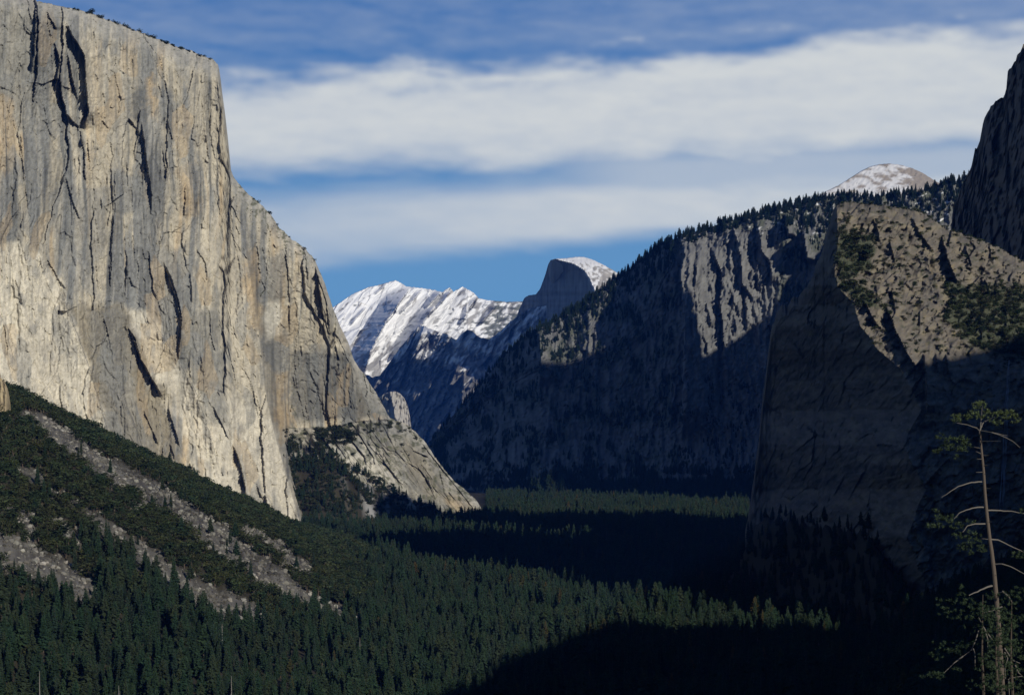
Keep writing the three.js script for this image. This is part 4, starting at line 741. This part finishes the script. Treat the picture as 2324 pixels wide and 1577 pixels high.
// ---------------------------------------------------------------- the tall pine in the foreground and the thicket under it
{
  const D = 140, q = (zx, zy) => [1952.2 + zx * 0.4695, 836.6 + zy * 0.4695], at = (zx, zy, dd = 0) => P(...q(zx, zy), D + dd), U = 0.4695 * D / F, R = rng(77);
  const barkP = [0.085, 0.07, 0.058], deadC = [0.115, 0.106, 0.094], greenP = [0.1, 0.13, 0.06];
  const foot = ground(at(690, 1577)[0], D), base = at(690, 1577);
  const root = new THREE.Group(), org = [base[0], foot, -D], rel = (p) => [p[0] - org[0], p[1] - org[1], p[2] - org[2]];
  root.position.set(...org);
  const addTo = (m, mat, name, parent = root) => { const o = new THREE.Mesh(m.build(), mat); o.name = name; parent.add(o); return o; };
  { const m = triMesh(), pts = [[0, -1, 0], ...[[690, 1577], [676, 1300], [665, 1150], [650, 980], [638, 880], [630, 830], [615, 700], [606, 600], [600, 500], [590, 400], [580, 300]].map((p) => rel(at(...p)))], rad = [0.3, 0.22, 0.18, 0.165, 0.145, 0.135, 0.125, 0.115, 0.105, 0.095, 0.08, 0.065]; taper(m, pts, rad, barkP, 9); addTo(m, barkMat, 'trunk'); }
  const limb = (pts, r0, r1, k, name = 'branch') => { r0 *= 0.75; r1 *= 0.7; const m = triMesh(), v = []; for (let i = 0; i + 1 < pts.length; i++) for (let j = 0; j < 3; j++) v.push([lerp(pts[i][0], pts[i + 1][0], j / 3) + (i + j ? 2.5 * (R() - 0.5) : 0), lerp(pts[i][1], pts[i + 1][1], j / 3) + (i + j ? 2.5 * (R() - 0.5) : 0), lerp(pts[i][2] ?? 0, pts[i + 1][2] ?? 0, j / 3)]); v.push(pts[pts.length - 1]); taper(m, v.map((p) => rel(at(p[0], p[1], p[2] ?? 0))), v.map((_, i) => lerp(r0, r1, i / (v.length - 1))), k, 5); return addTo(m, barkMat, name); };
  limb([[582, 300], [585, 288], [600, 258, 0.5], [652, 234, 1]], 0.085, 0.03, deadC); limb([[580, 300], [566, 288, 0.2], [520, 272, -1], [470, 262, -1.4]], 0.06, 0.02, deadC); limb([[585, 288], [588, 230, 0], [594, 180, 0]], 0.06, 0.015, deadC);
  limb([[584, 300], [640, 308, -1], [690, 326, -1.4], [740, 350, -1.6], [776, 382, -1.8]], 0.06, 0.02, deadC); limb([[586, 352], [640, 351, -1], [682, 350, -1.6]], 0.045, 0.02, deadC); limb([[640, 308, -1], [700, 322, -0.6], [716, 324, -0.5]], 0.025, 0.012, deadC);
  limb([[590, 547], [540, 550, -0.7], [475, 570, -1.3], [432, 600, -1.5], [395, 622, -1.6]], 0.07, 0.018, deadC); limb([[598, 670], [556, 672, -0.6], [516, 682, -1], [480, 700, -1.2], [456, 726, -1.2]], 0.075, 0.025, deadC); limb([[620, 685], [680, 686, 0.5], [736, 690, 0.7], [830, 706, 0.9]], 0.075, 0.03, deadC);
  limb([[606, 750], [560, 750, -0.6], [520, 760, -0.8], [498, 790, -0.9]], 0.075, 0.03, deadC); limb([[632, 825], [670, 828, 0.4], [720, 852, 0.6], [800, 890, 0.8]], 0.075, 0.035, deadC); limb([[648, 945], [690, 944, -0.4], [730, 958, -0.6], [800, 994, -0.7]], 0.08, 0.035, deadC);
  limb([[640, 1050], [610, 1058, -0.5], [570, 1078, -0.8], [528, 1096, -1]], 0.095, 0.045, deadC); limb([[662, 1088], [694, 1080, -0.5], [716, 1094, -0.7], [738, 1132, -0.8]], 0.06, 0.02, deadC);
  for (const [a, b] of [[[592, 470], [622, 466]], [[594, 500], [562, 500]], [[600, 510], [616, 507]], [[588, 412], [562, 400]], [[590, 420], [626, 419]], [[586, 385], [552, 378]], [[608, 578], [636, 578]], [[620, 742], [640, 740]], [[626, 825], [590, 822]], [[648, 1000], [664, 998]], [[592, 437], [566, 436]]]) limb([a, [...b, -0.3]], 0.03, 0.012, deadC, 'branch_stub');
  // needle tufts: sprays of blades round a twig end
  function spray(m, c, size, n, g) { for (let i = 0; i < n; i++) { const u = R() * 2 - 1, a = R() * 6.28, s = Math.sqrt(1 - u * u), dir = [s * Math.cos(a), u * 0.8 + 0.25, s * Math.sin(a)], l = size * (0.6 + 0.6 * R()), w = 0.02 + 0.014 * R(), k = 0.7 + 0.6 * R(), col = [g[0] * k, g[1] * k, g[2] * k], side = [-dir[2] * w, (R() - 0.5) * w, dir[0] * w]; m.tri([c[0] - side[0], c[1] - side[1], c[2] - side[2]], [c[0] + side[0], c[1] + side[1], c[2] + side[2]], [c[0] + dir[0] * l, c[1] + dir[1] * l, c[2] + dir[2] * l], col); } }
  function cluster(zx, zy, rx, ry, n, g = greenP, parent = root, o = org, dd = 0) {
    const m = triMesh(); for (let i = 0; i < n; i++) { const a = R() * 6.28, s = Math.sqrt(R()), p = at(zx + rx * s * Math.cos(a), zy + ry * s * Math.sin(a), dd + (R() - 0.5) * 2 * rx * U * 1.1); spray(m, [p[0] - o[0], p[1] - o[1], p[2] - o[2]], 0.2, 24, g); }
    return addTo(m, leafMat, 'needle_cluster', parent);
  }
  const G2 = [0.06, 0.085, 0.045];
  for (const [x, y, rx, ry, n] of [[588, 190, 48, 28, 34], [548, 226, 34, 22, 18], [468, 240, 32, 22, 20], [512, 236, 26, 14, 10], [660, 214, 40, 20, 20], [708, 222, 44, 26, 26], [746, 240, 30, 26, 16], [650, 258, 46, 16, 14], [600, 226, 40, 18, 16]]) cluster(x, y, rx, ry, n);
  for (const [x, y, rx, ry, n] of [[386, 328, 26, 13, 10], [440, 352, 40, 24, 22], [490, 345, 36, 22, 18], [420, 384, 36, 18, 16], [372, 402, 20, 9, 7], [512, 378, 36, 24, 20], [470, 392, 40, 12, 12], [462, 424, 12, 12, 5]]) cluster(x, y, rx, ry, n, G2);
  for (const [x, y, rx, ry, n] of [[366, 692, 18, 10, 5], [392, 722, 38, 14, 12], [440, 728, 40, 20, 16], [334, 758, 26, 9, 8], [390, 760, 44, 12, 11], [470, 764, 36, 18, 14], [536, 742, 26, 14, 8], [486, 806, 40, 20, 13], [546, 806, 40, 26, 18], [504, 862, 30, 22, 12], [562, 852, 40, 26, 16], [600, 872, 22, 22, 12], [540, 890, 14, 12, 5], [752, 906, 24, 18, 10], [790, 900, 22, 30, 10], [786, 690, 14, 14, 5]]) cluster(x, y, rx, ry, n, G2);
  put(root, 'tall_pine_tree', 'tall slender pine with a bare trunk and sparse tufts of needles', 'tree');
  // bushier pines under it
  const lower = (zx, label, twigs, tufts, dd) => {
    const b = at(zx, 1577, dd), f = ground(b[0], D + dd), o = [b[0], f, -(D + dd)], t = new THREE.Group(); t.position.set(...o);
    const L = (p) => { const w = at(p[0], p[1], dd + (p[2] ?? 0)); return [w[0] - o[0], w[1] - o[1], w[2] - o[2]]; };
    const m = triMesh(), hi = Math.min(...tufts.map((c) => c[1])) + 40; taper(m, [[0, -0.6, 0], L([zx, 1577]), L([zx - 8, 1380]), L([zx - 4, hi])], [0.2, 0.11, 0.07, 0.02], [0.06, 0.05, 0.04], 7); addTo(m, barkMat, 'trunk', t);
    for (const tw of twigs) { const k = triMesh(); taper(k, tw.map(L), tw.map((_, i) => lerp(0.05, 0.02, i / (tw.length - 1))), deadC, 5); addTo(k, barkMat, 'branch', t); }
    for (const [x, y, rx, ry, n] of tufts) cluster(x, y, rx, ry, n, [0.05, 0.075, 0.042], t, o, dd);
    put(t, 'bushy_pine_tree', label, 'tree');
  };
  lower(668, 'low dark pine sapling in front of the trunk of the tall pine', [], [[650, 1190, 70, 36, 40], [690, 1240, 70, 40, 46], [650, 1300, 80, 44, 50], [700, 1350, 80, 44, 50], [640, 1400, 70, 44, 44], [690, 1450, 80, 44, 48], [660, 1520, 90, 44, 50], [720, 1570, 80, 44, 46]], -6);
  lower(600, 'bushy young pine with bare twigs under the tall pine', [[[575, 1265], [562, 1310], [540, 1360], [500, 1390]], [[548, 1350], [558, 1380], [558, 1438]], [[500, 1390], [460, 1420], [408, 1470]], [[605, 1260], [620, 1310], [618, 1345]], [[600, 1500], [596, 1545], [606, 1577]], [[640, 1310], [600, 1250], [575, 1200]]],
    [[480, 1052, 22, 16, 4], [430, 1140, 60, 24, 14], [500, 1110, 40, 26, 12], [560, 1140, 60, 34, 20], [380, 1120, 20, 12, 3], [440, 1190, 60, 22, 11], [520, 1190, 60, 30, 16], [590, 1190, 50, 36, 16], [560, 1260, 60, 36, 14], [400, 1340, 60, 26, 12], [360, 1390, 40, 20, 8], [460, 1370, 60, 30, 16], [520, 1330, 50, 26, 12], [350, 1490, 60, 22, 16], [390, 1480, 26, 16, 7], [600, 1470, 50, 40, 14], [560, 1530, 50, 30, 10], [470, 1450, 40, 20, 5]], -4);
  lower(740, 'bushy pine thicket beside the trunk of the tall pine', [[[700, 1370], [716, 1400], [702, 1450], [706, 1500]], [[700, 1350], [740, 1410], [776, 1424]], [[752, 1432], [768, 1470], [788, 1486], [724, 1496]], [[690, 1150], [640, 1170], [600, 1180]], [[690, 1075], [720, 1100], [738, 1130]], [[720, 1500], [724, 1577]]],
    [[640, 1100, 34, 24, 10], [720, 1110, 60, 36, 18], [770, 1080, 40, 40, 12], [650, 1170, 60, 36, 20], [740, 1190, 60, 40, 20], [690, 1240, 70, 40, 22], [780, 1250, 40, 60, 16], [720, 1320, 70, 40, 26], [660, 1400, 60, 36, 20], [760, 1370, 50, 50, 20], [700, 1450, 50, 40, 14], [650, 1520, 60, 40, 16], [760, 1520, 50, 50, 14], [800, 1440, 40, 60, 12]], -2);
}
renderer.render(scene, camera);
